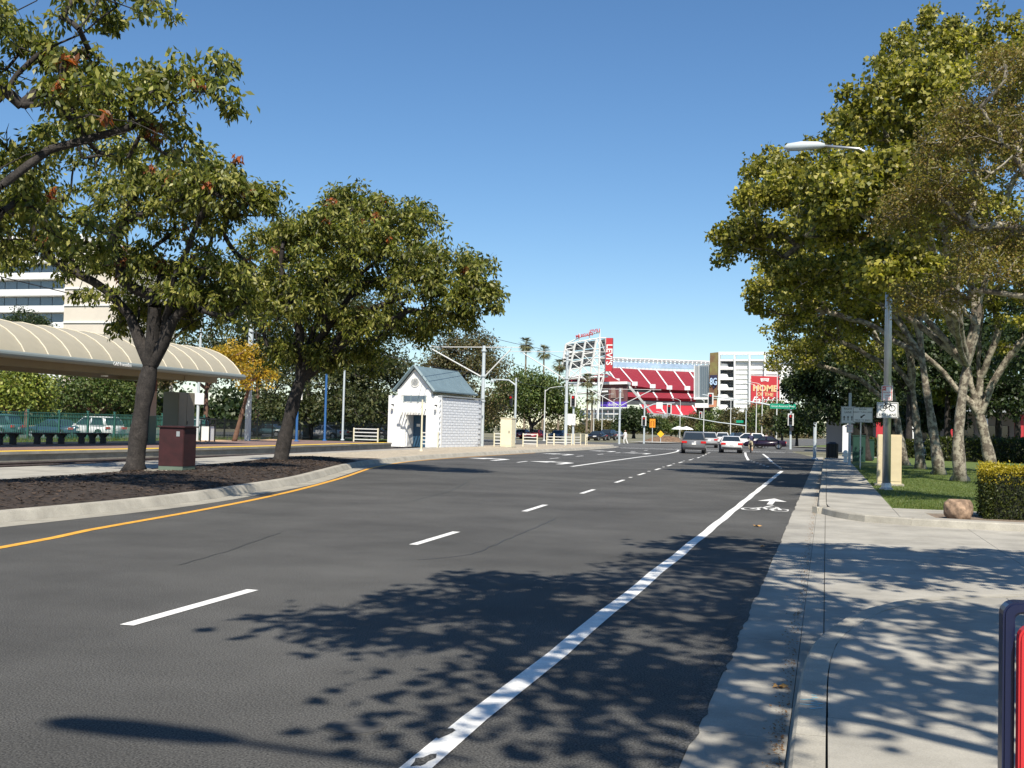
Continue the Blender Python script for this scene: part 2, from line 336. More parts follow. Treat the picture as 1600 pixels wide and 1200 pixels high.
# ------------------------------------------------------------ road markings (paint sheets)
def mark(name, poly, m='paint', z=.005): return sheet(name, poly, z, M[m])
bl = []
for i in range(61):
    y = -8+i*1.03; bl.append((-1.96+.012*math.sin(y*1.7), y))
poly = strip(bl, .155); mark('bike_lane_line', poly)
for yy in (5.05, 5.5, 6.05):               # worn holes in the thermoplastic
    n = 11; mark('worn_patch', [(-1.99+.05*math.cos(a)*random.uniform(.5, 1.3)+(.03 if yy == 5.5 else -.05), yy+.12*math.sin(a)*random.uniform(.5, 1.3)) for a in [2*math.pi*k/n for k in range(n)]], 'asphalt', .0075)
DY = [(8.21, -5.56), (15.26, -5.68), (22.42, -5.94), (29.5, -6.26), (36.4, -6.59), (43.2, -6.95), (49.5, -7.21), (55.5, -7.5), (62, -7.75), (68.5, -7.95), (75, -8.15), (81.5, -8.5), (88, -8.95), (94, -9.4)]
for i, (y, x) in enumerate(DY):
    x2 = np.interp(y+2.2, [d[0] for d in DY], [d[1] for d in DY]); mark('lane_dash', strip([(x, y), (x2, y+2.2)], .13))
    if 3 < i < 13: mark('lane_marker', strip([(x-.25+.0, y+4.2), (x-.27, y+4.7)], .12))
mark('yellow_edge_line', strip(interp([(-9.9, -20), (-9.95, 6), (-10.25, 12.3), (-10.75, 14.8), (-11.5, 19.6), (-12.6, 25), (-14.5, 32.3), (-17.3, 42), (-18.75, 50), (-19.2, 60), (-19.2, 75)], 1), .15), 'yellow_paint')
mark('turn_lane_line', strip(interp([(-11.15, 50.3), (-11.4, 62), (-11.6, 73), (-11.6, 84), (-12.2, 96), (-13.2, 105)], 2), .2))
for a in ([(-4.75, 73.2), (-5.9, 88), (-6.9, 102)], [(-3.15, 70.3), (-4.1, 84), (-5.1, 97)]): mark('bike_pocket_line', strip(a, .17))
for t in np.linspace(0, 1, 8)[1:-1]:
    mark('bike_dotted_line', strip([(-2.0-1.15*t, 56+14.3*t), (-2.04-1.15*t, 56.7+14.3*t)], .13)); mark('bike_dotted_line', strip([(-2.6-2.1*t, 58+15*t), (-2.65-2.1*t, 58.7+15*t)], .13))
def turn_arrow(c, s=1.0, ang=0, name='turn_arrow'):      # left-turn arrow, travel along +Y
    pts = [(.35, -1.6), (.60, -1.6), (.62, .35), (.2, .95), (-.35, 1.0), (-.35, 1.55), (-1.25, .75), (-.35, -.05), (-.35, .5), (.1, .45), (.33, .1)]
    ca, sa = math.cos(ang), math.sin(ang); mark(name, [(c[0]+s*(x*ca-y*sa), c[1]+s*(x*sa+y*ca)) for x, y in pts])
turn_arrow((-17.0, 57.3), 1.35); turn_arrow((-13.0, 55), 1.35); turn_arrow((-16.8, 88), 1.3); turn_arrow((-13.4, 84), 1.3); turn_arrow((-16.9, 73), 1.3)
for y in (62, 69, 76, 83, 90, 97): mark('turn_lane_dash', strip([(-15.0-.004*(y-60), y), (-15.0-.004*(y-60), y+2.2)], .15))
mark('turn_lane_dash', strip([(-14.6, 53.5), (-14.75, 56)], .14))
mark('stop_line', [(-18.8, 106), (-3.6, 106), (-3.6, 106.6), (-18.8, 106.6)])
for k in (109.2, 112.4): mark('crosswalk_line', [(-20, k), (-2.8, k), (-2.8, k+.3), (-20, k+.3)])
# bicycle rider symbol and arrow in the bike lane
def ring(c, r, wd, n=20, sy=2.1): return [(c[0]+r*math.cos(a), c[1]+sy*r*math.sin(a)) for a in np.linspace(0, 2*math.pi, n)], wd
bc = (-1.3, 26.2)
for cx in (-.33, .33):
    p, wd = ring((bc[0]+cx, bc[1]), .19, .06); mark('bicycle_symbol', strip(p, .065))
for a, b in (((-.33, 0), (-.1, .75)), ((-.1, .75), (.25, .7)), ((-.1, .75), (.05, 0)), ((.05, 0), (.25, .7)), ((.33, 0), (.2, 1.0)), ((-.05, .9), (.1, 1.5))): mark('bicycle_symbol', strip([(bc[0]+a[0], bc[1]+a[1]), (bc[0]+b[0], bc[1]+b[1])], .08), z=.0065)
ac = (-1.3, 29.3); mark('bike_lane_arrow', [(ac[0]+x, ac[1]+y) for x, y in ((-.07, -1.2), (.07, -1.2), (.07, .2), (.36, .2), (0, 1.5), (-.36, .2), (-.07, .2))])
mb = MB(); n = 22; mb.lathe([(.17, -.02), (.17, .004), (.155, .006), (.15, .003), (.02, .005)], n=n); tag(mb.build('manhole_cover', mat('iron', (.07, .067, .062), .8, .3, 20, bump=.5), loc=(-2.55, 5.99, .001)), 'round dark iron manhole cover set into the asphalt', 'manhole cover')
for i in range(7): mark('chalk_mark', strip([(-.13+random.uniform(0, .09), 6.78+.05*i+random.uniform(-.03, .03)), (-.05+random.uniform(0, .07), 6.8+.05*i)], .012), 'chalk_blue', .1525)
# asphalt seams
for pts in ([(-7.3, 11.8), (-7.6, 13.6), (-8.1, 15.9)], [(-5.0, 13.6), (-4.6, 14.5), (-4.7, 17), (-4.95, 21)], [(-9, 24), (-9.5, 28), (-10.6, 33)]):
    mark('tar_seam', strip([(x+random.uniform(-.03, .03), y) for x, y in interp(pts, .3)], .012), 'dark', .003)
ed = [(-.69-.10, -8.0)]; rj = random.Random(5)
for i in range(420): y = -8+i*.15; ed.append((-.69+rj.uniform(-.008, .022)+.014*math.sin(y*.9)*math.sin(y*2.3), y))
ed.append((-.79, ed[-1][1])); mark('asphalt_edge', ed, 'asphalt', .0085)
# fallen leaves and grit at the kerb
mb = MB()
for i in range(1500):
    y = 6+45*random.random()**1.6; x = -.2-abs(random.gauss(0, .05)); s = random.uniform(.004, .014); an = random.uniform(0, 6.3); c, d = math.cos(an)*s, math.sin(an)*s; z = .009+random.random()*.008
    mb.add([(x-c, y-d, z), (x+d*.6, y-c*.6, z+.004), (x+c, y+d, z+.006), (x-d*.6, y+c*.6, z)], [(0, 1, 2, 3)])
tag(mb.build('leaf_litter', mat('litter', (.22, .12, .05), .9, .4, 3)), 'thin line of dry brown leaf litter along the kerb foot', 'leaf litter', kind='stuff')
for x, y, s, lb in ((-1.2, 21.3, .09, 'dry tan leaf on the asphalt just before the bicycle symbol'), (-.28, 7.9, .06, 'dry tan leaf in the gutter near the blue chalk marks'), (-.9, 17.5, .05, 'small dry leaf on the asphalt beside the gutter')):
    a = random.random()*6; pts = [(x+s*(1 if k % 2 else .5)*math.cos(a+k*.63), y+s*(1 if k % 2 else .5)*math.sin(a+k*.63), .012+.012*(k % 3)) for k in range(10)]
    tag(MB().add(pts, [tuple(range(10))]).build('fallen_leaf', mat('dryleaf', (.45, .25, .08), .8)), lb, 'leaf', 'fallen leaves')
# ------------------------------------------------------------ foliage
def leafmesh(name, cen, nrm_dir, ln, wd, colr, fold=.25):
    n = len(cen); d = nrm_dir/np.linalg.norm(nrm_dir, axis=1, keepdims=True)
    rv = RNG.normal(size=(n, 3)); u = np.cross(d, rv); u /= np.linalg.norm(u, axis=1, keepdims=True)+1e-9; nn = np.cross(d, u)
    L = ln[:, None]; W = wd[:, None]
    v = np.stack([cen-d*L*.5, cen+u*W*.5+nn*W*fold, cen+d*L*.5, cen-u*W*.5+nn*W*fold], 1).reshape(-1, 3)
    me = bpy.data.meshes.new(name); me.vertices.add(4*n); me.vertices.foreach_set('co', v.astype(np.float32).ravel())
    me.loops.add(4*n); me.loops.foreach_set('vertex_index', np.arange(4*n, dtype=np.int32)); me.polygons.add(n)
    me.polygons.foreach_set('loop_start', np.arange(0, 4*n, 4, dtype=np.int32)); me.polygons.foreach_set('loop_total', np.full(n, 4, dtype=np.int32))
    me.update(calc_edges=True)
    at = me.color_attributes.new('Col', 'FLOAT_COLOR', 'POINT'); c4 = np.ones((n, 4), np.float32); c4[:, :3] = colr; at.data.foreach_set('color', np.repeat(c4, 4, axis=0).ravel())
    me.validate(); return me
PAL = {
 'left': (np.array([(.085, .105, .018), (.15, .17, .028), (.25, .245, .055), (.36, .34, .10), (.045, .06, .014)]), [.25, .31, .23, .12, .09]),
 'syc': (np.array([(.12, .13, .02), (.21, .205, .032), (.32, .295, .055), (.42, .37, .09), (.06, .07, .014)]), [.22, .3, .26, .13, .09]),
 'brown': (np.array([(.20, .17, .04), (.25, .19, .05), (.20, .13, .04), (.18, .17, .035)]), [.35, .25, .15, .25]),
 'dark': (np.array([(.022, .04, .012), (.035, .055, .015), (.055, .075, .022)]), [.4, .4, .2]),
 'pine': (np.array([(.04, .055, .018), (.065, .075, .025), (.10, .10, .035)]), [.4, .4, .2]),
 'mid': (np.array([(.05, .085, .018), (.09, .125, .028), (.14, .165, .045)]), [.35, .4, .25]),
 'olive': (np.array([(.09, .09, .03), (.13, .11, .045), (.07, .075, .025), (.16, .12, .06)]), [.3, .3, .25, .15]),
 'yellow': (np.array([(.50, .32, .03), (.40, .27, .03), (.25, .22, .03)]), [.5, .3, .2]),
 'lime': (np.array([(.20, .24, .035), (.13, .17, .03), (.28, .28, .05)]), [.4, .4, .2]),
 'hedge': (np.array([(.035, .05, .012), (.06, .075, .015), (.09, .10, .02)]), [.4, .4, .2])}
def tree(name, label, cat, trunk, lobes, pal, leaf=(.15, .06), per=55, csize=.5, bark='bark', group=None, droop=.6, bare=.0, dead=.0, leafm='leaf', fork=None, twig=.011, flat=.75, seed=0, tips=True):
    """trunk: [(x,y,z,r)...]; lobes: [(centre, (rx,ry,rz), clusters)]"""
    rg = np.random.default_rng(seed+11); base = Vector(trunk[0][:3]); root = thing(name, label, cat, base, 0, group)
    T = np.array([t[:3] for t in trunk], float); rT = [t[3] for t in trunk]
    TT_ = T[-1]-(T[-1]-T[-2])/np.linalg.norm(T[-1]-T[-2])*.25; nodes = [TT_]; par = [-1]; nT = 1; leafc = []
    trunk = list(trunk)+[tuple(T[-1]+(T[-1]-T[-2])/np.linalg.norm(T[-1]-T[-2])*.3)+(trunk[-1][3]*.45,)]; rT = [t[3] for t in trunk]; rT0 = trunk[-2][3]
    for (c, rad, ncl) in lobes:
        c = np.array(c, float); rad = np.array(rad, float); s = T[-1]
        prev = 0; dist = np.linalg.norm(c-s); k = max(2, int(dist/.9))
        for j in range(1, k+1):          # main limb, rising then levelling
            t = j/k; p = s+(c-s)*t; p[2] += .12*dist*math.sin(math.pi*t)*.6; p += rg.normal(size=3)*.12*(1 if j < k else 0)
            nodes.append(p); par.append(prev); prev = len(nodes)-1
        d = rg.normal(size=(ncl, 3)); d /= np.linalg.norm(d, axis=1, keepdims=True); r = rg.uniform(.25, 1, size=(ncl, 1))**.45
        d[:, 2] = np.where(d[:, 2] < -.55, -d[:, 2]*.6, d[:, 2])
        leafc.append(c+d*r*rad)
    LC = np.concatenate(leafc); LC = LC[np.argsort(np.linalg.norm(LC-T[-1], axis=1))]
    ends = []
    for p in LC:
        A = np.array(nodes); dd = np.linalg.norm(A-p, axis=1)+.25*np.maximum(0, A[:, 2]-p[2]); i = int(np.argmin(dd)); q = A[i]; ln = np.linalg.norm(p-q); prev = i
        if ln > 1.0:
            m = (p+q)/2+rg.normal(size=3)*.12*ln; m[2] += .06*ln; nodes.append(m); par.append(prev); prev = len(nodes)-1
        nodes.append(p); par.append(prev); ends.append(len(nodes)-1)
    N = len(nodes); cnt = np.zeros(N)
    for e in ends: cnt[e] += 1
    for i in range(N-1, 0, -1): cnt[par[i]] += cnt[i]
    rr = np.clip(twig*np.maximum(cnt, 1)**.52, twig, rT0*.8)
    mb = MB(); off = np.array(base)
    kk = []
    TP = [Vector(t[:3])-base for t in trunk]
    tt = interp3(TP, .35); rl = np.interp(np.linspace(0, 1, len(tt)), np.linspace(0, 1, len(rT)), rT)
    rl = [r*(1+.09*math.sin(i*1.9+seed)) for i, r in enumerate(rl)]; rl[0] *= 1.25
    mb.tube(tt, rl, 11)
    for i in range(1, N):
        a, b = nodes[par[i]]-off, nodes[i]-off
        ra = min(rr[par[i]], rr[i]*1.35) if par[i] else min(rT0*.92, rr[i]*1.9)
        big = rr[i] > .04; mb.tube([Vector(a), Vector((a+b)/2+rg.normal(size=3)*.03*np.linalg.norm(b-a)), Vector(b)], [ra, (ra+rr[i])/2, rr[i]], 7 if big else 3, False)
    if tips:
        for e in ends:
            for k in range(2):
                p = nodes[e]-off; q = p+np.clip(rg.normal(size=3), -1, 1)*csize*.7; mb.tube([Vector(p), Vector(q)], [twig*.8, twig*.3], 3, False)
    mb.build('trunk', M[bark], root, smooth=True)
    cols, wts = PAL[pal]; cen, dr, ls, cl = [], [], [], []
    ctr = LC.mean(0)
    for e in ends:
        u = rg.random()
        if u < bare: continue
        isdead = u < bare+dead; n = int(per*rg.uniform(.6, 1.4)*(.45 if isdead else 1)); p = nodes[e]
        cs = csize*rg.uniform(.7, 1.25)*(.5 if isdead else 1)
        q = p+np.clip(rg.normal(size=(n, 3)), -1.7, 1.7)*np.array([cs, cs, cs*flat])*.5; cen.append(q)
        o = (q-p); v = o/(np.linalg.norm(o, axis=1, keepdims=True)+1e-6)*.7+rg.normal(size=(n, 3))*.55+np.array([0, 0, -droop]); dr.append(v)
        ls.append(rg.uniform(.7, 1.2, n)); tone = rg.uniform(.78, 1.22)
        c = cols[rg.choice(len(cols), size=n, p=np.array(wts)/sum(wts))]*tone*rg.uniform(.85, 1.15, size=(n, 1))
        if isdead: c = np.array([(.40, .11, .03), (.26, .10, .045), (.20, .10, .05)])[rg.integers(0, 3, n)]
        cl.append(c)
    cen = np.concatenate(cen)-off; dr = np.concatenate(dr); ls = np.concatenate(ls); cl = np.clip(np.concatenate(cl), 0, .8)
    me = leafmesh('crown', cen, dr, ls*leaf[0], ls*leaf[1], cl); o = link('crown', me, M[leafm], root); tag(o, kind='stuff')
    return root
def interp3(pts, step):
    out = []
    for i in range(len(pts)-1):
        p0, p1, p2, p3 = pts[max(i-1, 0)], pts[i], pts[i+1], pts[min(i+2, len(pts)-1)]; k = max(1, int((p2-p1).length/step))
        for j in range(k):
            t = j/k; out.append(.5*((2*p1)+(-p0+p2)*t+(2*p0-5*p1+4*p2-p3)*t*t+(-p0+3*p1-3*p2+p3)*t**3))
    out.append(pts[-1]); return out
def lobe(px, py, Y, rpx, n, sq=1.0, dep=None):        # a crown lobe surveyed at a sight line, radius given in photo pixels
    c = P(px, py, Y); s = (Vector((c.x, c.y, 0)).length*math.cos(R(5)))/FPX; r = rpx*s; return (tuple(c), (r, dep or r, r*sq), n)
def pt(px, py, Y, r): p = P(px, py, Y); return (p.x, p.y, p.z, r)
LG = 'trees of the planted strip by the tram stop'
# tree with its trunk beyond the frame, whose crown fills the upper left
tree('street_tree', 'broad-leaved tree with long boughs overhanging the near end of the canopy', 'tree', [(-17.2, 14.5, .25, .33), (-17.1, 14.7, 1.6, .26), (-16.9, 15, 3.2, .23)],
  [((-14.6, 17.2, 7.7), (2.1, 2.2, 1.8), 100), ((-12.3, 17.6, 6.9), (1.5, 1.6, 1.0), 46), ((-15.8, 17.6, 6.0), (1.8, 2.0, 1.3), 70), ((-17.5, 15, 8), (2.6, 2.6, 2.2), 70), ((-14.9, 19, 5.3), (1.6, 1.5, .7), 34), ((-11.5, 18.2, 7.8), (1.1, 1.0, .7), 24), ((-12.9, 18, 9.4), (1.1, 1.2, .6), 20)],
  'left', (.18, .072), 60, .34, group=LG, droop=.9, bare=.2, dead=.04, seed=1)
tree('street_tree', 'leaning dark-trunked tree beside the maroon utility box', 'tree', [pt(210, 739, 28, .31), pt(219, 660, 28, .25), pt(231, 590, 28, .235), pt(238, 555, 28, .25)],
  [lobe(255, 330, 28, 120, 130, .75), lobe(330, 300, 27, 70, 60, .9), lobe(70, 400, 27, 70, 50, .6), lobe(215, 440, 28.5, 110, 95, .6), lobe(330, 440, 28, 75, 60, .8), lobe(150, 250, 29, 110, 85, .8), lobe(30, 330, 27, 80, 50, .7), lobe(330, 490, 28.5, 70, 45, .6), lobe(395, 320, 28, 45, 30, .8), lobe(235, 500, 29, 70, 40, .5)],
  'left', (.20, .08), 58, .38, group=LG, droop=.9, bare=.2, dead=.045, seed=2)
tree('street_tree', 'full round tree with leaning trunk between the tram canopy and the white hut', 'tree', [pt(437, 726, 37.5, .32), pt(446, 680, 37.5, .255), pt(461, 620, 37.5, .235), pt(474, 580, 37.5, .24)],
  [lobe(520, 400, 37, 105, 150, .85), lobe(455, 480, 36.5, 85, 85, .85), lobe(600, 420, 37.5, 95, 110, .85), lobe(690, 440, 37, 85, 85, .75), lobe(745, 470, 36.5, 52, 45, .8), lobe(590, 520, 38, 90, 80, .5), lobe(430, 385, 38, 60, 45, .8), lobe(700, 505, 37, 55, 35, .5), lobe(560, 325, 38, 60, 40, .5), lobe(470, 560, 38, 75, 55, .5), lobe(550, 565, 38.5, 60, 40, .5), lobe(405, 460, 37.5, 50, 35, 1.0), lobe(640, 350, 38, 55, 35, .6)],
  'left', (.20, .08), 66, .42, group=LG, droop=.85, bare=.1, dead=.03, seed=3)
# sycamores along the right-hand lawn
RG = 'mottled-bark sycamores on the right-hand lawn'
def syc(lbl, base, tr, lobes, seed, **k): tree('sycamore_tree', lbl, 'tree', [(*G(*base, .13)[:2], .1, tr[0][-1]*1.0)]+[pt(*t[:3], t[3]*.8) for t in tr], lobes, 'syc', (.17, .15), k.pop('per', 74), .44, 'bark_syc', RG, .5, .05, .006, seed=seed, twig=.014, **k)
syc('sycamore with pale straight trunk standing next beyond the boulder', (1500, 752), [(1500, 745, 44.4, .29), (1497, 690, 44.4, .23), (1503, 620, 44.4, .21), (1512, 560, 44.4, .18)],
  [lobe(1340, 330, 36, 105, 140, .9), lobe(1230, 330, 42, 85, 90, .9), lobe(1400, 300, 33, 75, 70, .9), lobe(1400, 430, 33.5, 65, 55, .8), lobe(1165, 385, 44, 52, 45, .9), lobe(1420, 180, 38, 105, 110, .9), lobe(1520, 110, 45, 100, 90, .9), lobe(1300, 450, 43, 95, 90, .6), lobe(1480, 360, 43, 110, 90, .8), lobe(1590, 250, 45, 100, 70)], 21)
syc('sycamore with pale lower trunk and ash-coloured limbs, second beyond the boulder', (1467, 742), [(1467, 735, 51.2, .29), (1456, 660, 51.2, .23), (1446, 600, 51.2, .2), (1440, 555, 51.2, .18)],
  [lobe(1270, 400, 51, 85, 90, .8), lobe(1210, 290, 51, 62, 60), lobe(1350, 250, 51, 90, 90), lobe(1450, 100, 51, 80, 75), lobe(1400, 430, 51, 80, 70, .7), lobe(1225, 470, 51, 65, 60, .8)], 22)
syc('slender sycamore with low side limbs, third beyond the boulder', (1438, 733), [(1438, 727, 59.5, .3), (1432, 660, 59.5, .23), (1425, 600, 59.5, .18)],
  [lobe(1260, 520, 59, 70, 80, .7), lobe(1330, 480, 59, 80, 70, .7), lobe(1240, 430, 59, 60, 50), lobe(1380, 330, 59, 90, 70), lobe(1430, 500, 59, 60, 40, .8)], 23, per=40)
syc('short-trunked sycamore farthest along the lawn row', (1413, 727), [(1412, 720, 66.5, .33), (1404, 670, 66.5, .26), (1398, 630, 66.5, .2)],
  [lobe(1300, 550, 66, 70, 80, .6), lobe(1370, 560, 66, 60, 50, .7), lobe(1240, 560, 66, 45, 45, .8), lobe(1330, 400, 66, 80, 60)], 24, per=40)
syc('leaning sycamore with a forked dark trunk behind the clipped hedge', (1552, 740), [(1550, 735, 55.7, .38), (1538, 680, 55.7, .30), (1528, 640, 55.7, .29)],
  [lobe(1370, 505, 54, 60, 55, .7), lobe(1480, 450, 55, 80, 70, .8), lobe(1570, 430, 55, 90, 70, .9), lobe(1640, 500, 55, 80, 50), lobe(1540, 260, 56, 110, 90), lobe(1450, 330, 56, 80, 50)], 25)
tree('small_leaved_tree', 'bronze-tinged small-leaved tree reaching in front of the sycamores', 'tree', [(9.0, 26.5, .13, .28), (8.8, 26.6, 2.5, .22), (8.3, 26.8, 4.2, .19)],
  [lobe(1540, 250, 27.5, 105, 150, 1), lobe(1450, 330, 28, 70, 80, .8), lobe(1570, 410, 28, 95, 110, .7), lobe(1600, 130, 27, 75, 70, .8), lobe(1455, 470, 29, 55, 44, .6)], 'brown', (.075, .045), 90, .38, 'bark_syc', None, .3, .05, 0, seed=31, twig=.009)
tree('street_tree', 'tall tree past the clipped hedge whose shade dapples the lawn', 'tree', [(12.5, 36, .13, .3), (12.3, 36, 2.6, .24), (12, 36, 4.6, .2)],
  [((9.6, 36.5, 9), (2.6, 3, 2), 70), ((12, 34, 9.5), (3, 3, 2), 60), ((10.5, 40, 9.5), (2.6, 2.6, 2), 60)], 'syc', (.25, .22), 40, .5, 'bark_syc', None, .5, .05, 0, seed=34)
tree('street_tree', 'tall tree beside the driveway, shading the driveway slabs', 'tree', [(7.4, 8.6, .13, .3), (7.2, 8.7, 2.6, .24), (6.6, 9, 4.8, .2)],
  [((3.6, 9.8, 8.6), (2.6, 2.3, 1.2), 58), ((6.0, 10, 9.4), (2.4, 2.2, 1.4), 40), ((1.4, 10.2, 9.6), (1.4, 1.6, .8), 22)], 'syc', (.25, .22), 42, .5, 'bark_syc', None, .5, .08, 0, seed=35)
tree('street_tree', 'dense dark round tree standing past the lawn signs at the corner', 'tree', [(2.6, 76, .1, .25), (2.5, 76, 1.4, .2), (2.4, 76, 2.2, .18)],
  [lobe(1292, 585, 76, 58, 130, .9), lobe(1325, 610, 75, 55, 90, .8), lobe(1258, 610, 76, 36, 60, 1), lobe(1300, 645, 75, 52, 70, .5)], 'dark', (.22, .15), 55, .6, seed=32, leafm='leaf_dark', twig=.014)
tree('street_tree', 'tall tree behind the pavement corner whose shadow dapples the near road', 'tree', [(4.6, 1.0, .1, .3), (4.5, 1.2, 2.5, .24), (4.2, 1.6, 4.5, .22)],
  [((.6, 4.2, 9.2), (2.4, 2.4, 1.3), 62), ((3.0, 3.4, 8.6), (2.0, 2.2, 1.4), 48), ((-.9, 3.4, 8.2), (1.5, 1.8, 1.0), 34), ((1.2, 1.0, 8.0), (2.0, 1.6, 1.2), 34), ((2.0, 6.9, 10.6), (2.2, 1.8, 1.2), 36)], 'syc', (.21, .19), 42, .6, 'bark_syc', None, .5, .12, 0, seed=33)
# background trees
def bgtree(lbl, px, py, Y, lobes, pal, leaf, per=50, cs=.9, tr=.3, group='background trees beyond the road', seed=0, bark='bark', name='background_tree', leafm='leaf_dark', lean=0, zb=.02):
    b = P(px, py, Y); top = np.mean([l[0] for l in lobes], 0); h = max(1.2, (min(l[0][2]-l[1][2]*.6 for l in lobes)))
    return tree(name, lbl, 'tree', [(b.x, b.y, zb, tr), (b.x+lean*.5, b.y, h*.55, tr*.85), (b.x+lean, b.y, h, tr*.75)], lobes, pal, leaf, per, cs, bark, group, .4, 0, 0, leafm, twig=.02, seed=seed, tips=False)
bgtree('big dark conifer-like tree behind the blue posts and tram platform', 480, 690, 92, [lobe(480, 470, 92, 105, 150, .9), lobe(560, 520, 92, 85, 110, 1), lobe(600, 590, 92, 50, 70, .9), lobe(500, 600, 92, 100, 100, .5), lobe(420, 560, 94, 70, 70, 1), lobe(560, 640, 90, 70, 70, .5), lobe(450, 640, 90, 60, 60, .5)], 'pine', (.36, .16), 62, 1.1, .5, seed=41)
bgtree('brown-green pine rising behind the white hut', 725, 690, 125, [lobe(725, 560, 125, 60, 110, .9), lobe(700, 590, 125, 45, 60, 1), lobe(755, 600, 125, 48, 70, 1.3), lobe(740, 650, 125, 50, 50, .7)], 'olive', (.36, .16), 55, 1.2, .45, seed=42)
bgtree('large bright green tree behind the cream signal cabinet', 830, 684, 165, [lobe(820, 620, 165, 50, 120, .9), lobe(855, 625, 165, 38, 80, 1.1), lobe(790, 640, 165, 42, 70, .9), lobe(880, 640, 168, 25, 40, 1)], 'mid', (.42, .26), 55, 1.4, .4, seed=43)
bgtree('dark oak at the far left corner of the crossing below the stadium screen', 990, 690, 235, [lobe(990, 660, 235, 26, 90, .85), lobe(1012, 665, 235, 17, 40, 1), lobe(975, 668, 235, 16, 40, .9)], 'dark', (.5, .35), 50, 1.2, .35, seed=44)
for i, (px, py, Y, r, pal) in enumerate([(1090, 662, 330, 22, 'olive'), (1120, 660, 320, 24, 'mid'), (1150, 658, 300, 24, 'olive'), (1182, 655, 260, 26, 'olive'), (1205, 650, 215, 27, 'mid'), (1222, 655, 180, 24, 'olive'), (1245, 660, 165, 26, 'dark'), (1068, 667, 340, 16, 'mid'), (1048, 661, 400, 15, 'olive'), (1030, 663, 385, 14, 'mid'), (945, 668, 330, 17, 'olive')]):
    bgtree(['olive street tree before the stadium tower wing', 'green street tree before the stadium mural', 'olive street tree below the stadium balconies', 'wide olive street tree below the red stadium banner', 'tall green street tree behind the mast arm', 'olive street tree next to the corner mast', 'dark shady tree closing the row at the crossing corner', 'small green street tree beyond the grey suv', 'small olive tree below the lower red seats', 'small green tree behind the orange sign', 'olive tree below the purple screen strip'][i], px, 690, Y, [lobe(px, py, Y, r, 55, .85), lobe(px-r*.5, py+8, Y, r*.7, 30, .8), lobe(px+r*.6, py+6, Y, r*.7, 30, .8)], pal, (.5, .34), 42, 1.3, .22, 'street trees in the row past the crossing', 50+i)
bgtree('yellow-leaved small tree with a leaning brown trunk on the platform', 366, 692, 64, [lobe(375, 570, 64, 45, 60, .8), lobe(400, 590, 64, 32, 30, .8), lobe(350, 560, 65, 30, 24, .8)], 'yellow', (.2, .1), 45, .6, .16, None, 61, 'bark_brown', 'yellow_tree', 'leaf', .9, .4)
for i, (px, py, Y, rp, pal, lb) in enumerate([(20, 610, 85, 55, 'lime', 'lime-green leafy tree behind the platform fence'), (150, 610, 95, 60, 'mid', 'rounded green tree behind the white parked car'), (40, 520, 130, 45, 'dark', 'dark evergreen rising above the tram canopy'), (215, 580, 100, 50, 'olive', 'bronze-green tree just past the rounded green one'), (320, 560, 105, 70, 'pine', 'dusky tree over the end of the tram canopy'), (400, 470, 110, 60, 'pine', 'tall dusky tree beside the tram catenary pole'), (560, 640, 110, 50, 'dark', 'low dark tree behind the car park railings'), (640, 640, 150, 40, 'dark', 'dark tree half hidden behind the white hut')]):
    bgtree(lb, px, 690, Y, [lobe(px, py, Y, rp, 85, .8), lobe(px-rp*.55, py+rp*.3, Y, rp*.65, 45, .8), lobe(px+rp*.55, py+rp*.25, Y, rp*.65, 45, .8)], pal, (.32, .2), 48, 1.0, .3, 'trees around the car park', 70+i, 'bark_brown')
for i, (px, py, Y, rp, pal, lb) in enumerate([(1590, 590, 95, 80, 'dark', 'deep shady evergreen behind the leaning sycamore'), (1480, 550, 98, 70, 'dark', 'dense dark tree closing the gap between the pale trunks'), (1420, 560, 92, 65, 'dark', 'dense dark tree behind the slender sycamore'), (1560, 500, 100, 80, 'dark', 'high dark tree crown behind the forked trunk'), (1500, 600, 100, 40, 'lime', 'weeping yellow-green willow behind the lawn trunks'), (1455, 640, 105, 40, 'dark', 'shaded tree behind the lawn near the driveway cars'), (1390, 620, 110, 55, 'dark', 'broad dark tree behind the tan cabinet'), (1660, 520, 80, 90, 'dark', 'tallest dark tree standing behind the clipped hedge')]):
    bgtree(lb, px, 690, Y, [lobe(px, py, Y, rp, 90, .9), lobe(px-rp*.5, py+rp*.4, Y, rp*.7, 50, .8), lobe(px+rp*.5, py+rp*.4, Y, rp*.7, 50, .8)], pal, (.34, .2), 48, 1.0, .3, 'trees behind the right-hand lawn', 90+i)
def woods(lbl, line, h, n, pal):          # far-off belt of trees that reads as one mass
    L_ = np.array(line, float); t = RNG.random(n)*(len(L_)-1); i = t.astype(int); f = (t-i)[:, None]; c = L_[i]*(1-f)+L_[i+1]*f
    hh = h*(.62+.38*np.sin(t*23)*np.sin(t*9.7+1)); z = RNG.random(n)**.8*hh; q = np.concatenate([c+RNG.normal(size=(n, 2))*np.array([3.0, 4.0]), z[:, None]], 1)
    cols, wts = PAL[pal]; tone = .8+.35*np.sin(t*31)[:, None]**2; o = link('distant_woods', leafmesh('distant_woods', q, RNG.normal(size=(n, 3)), RNG.uniform(.7, 1.5, n), RNG.uniform(.5, 1.0, n), cols[RNG.choice(len(cols), size=n, p=wts)]*tone), M['leaf_dark']); tag(o, lbl, 'trees', kind='stuff')
woods('dark far belt of trees behind the car park', [(-190, 100), (-150, 150), (-125, 190), (-105, 240), (-92, 300)], 9.5, 30000, 'dark')
woods('far belt of trees behind the right-hand lawn and shops', [(8, 190), (25, 170), (45, 150), (70, 130)], 9, 14000, 'dark')
woods('low far belt of trees at the foot of the stadium', [(-110, 420), (-80, 520), (-40, 560), (0, 520)], 7, 9000, 'olive')
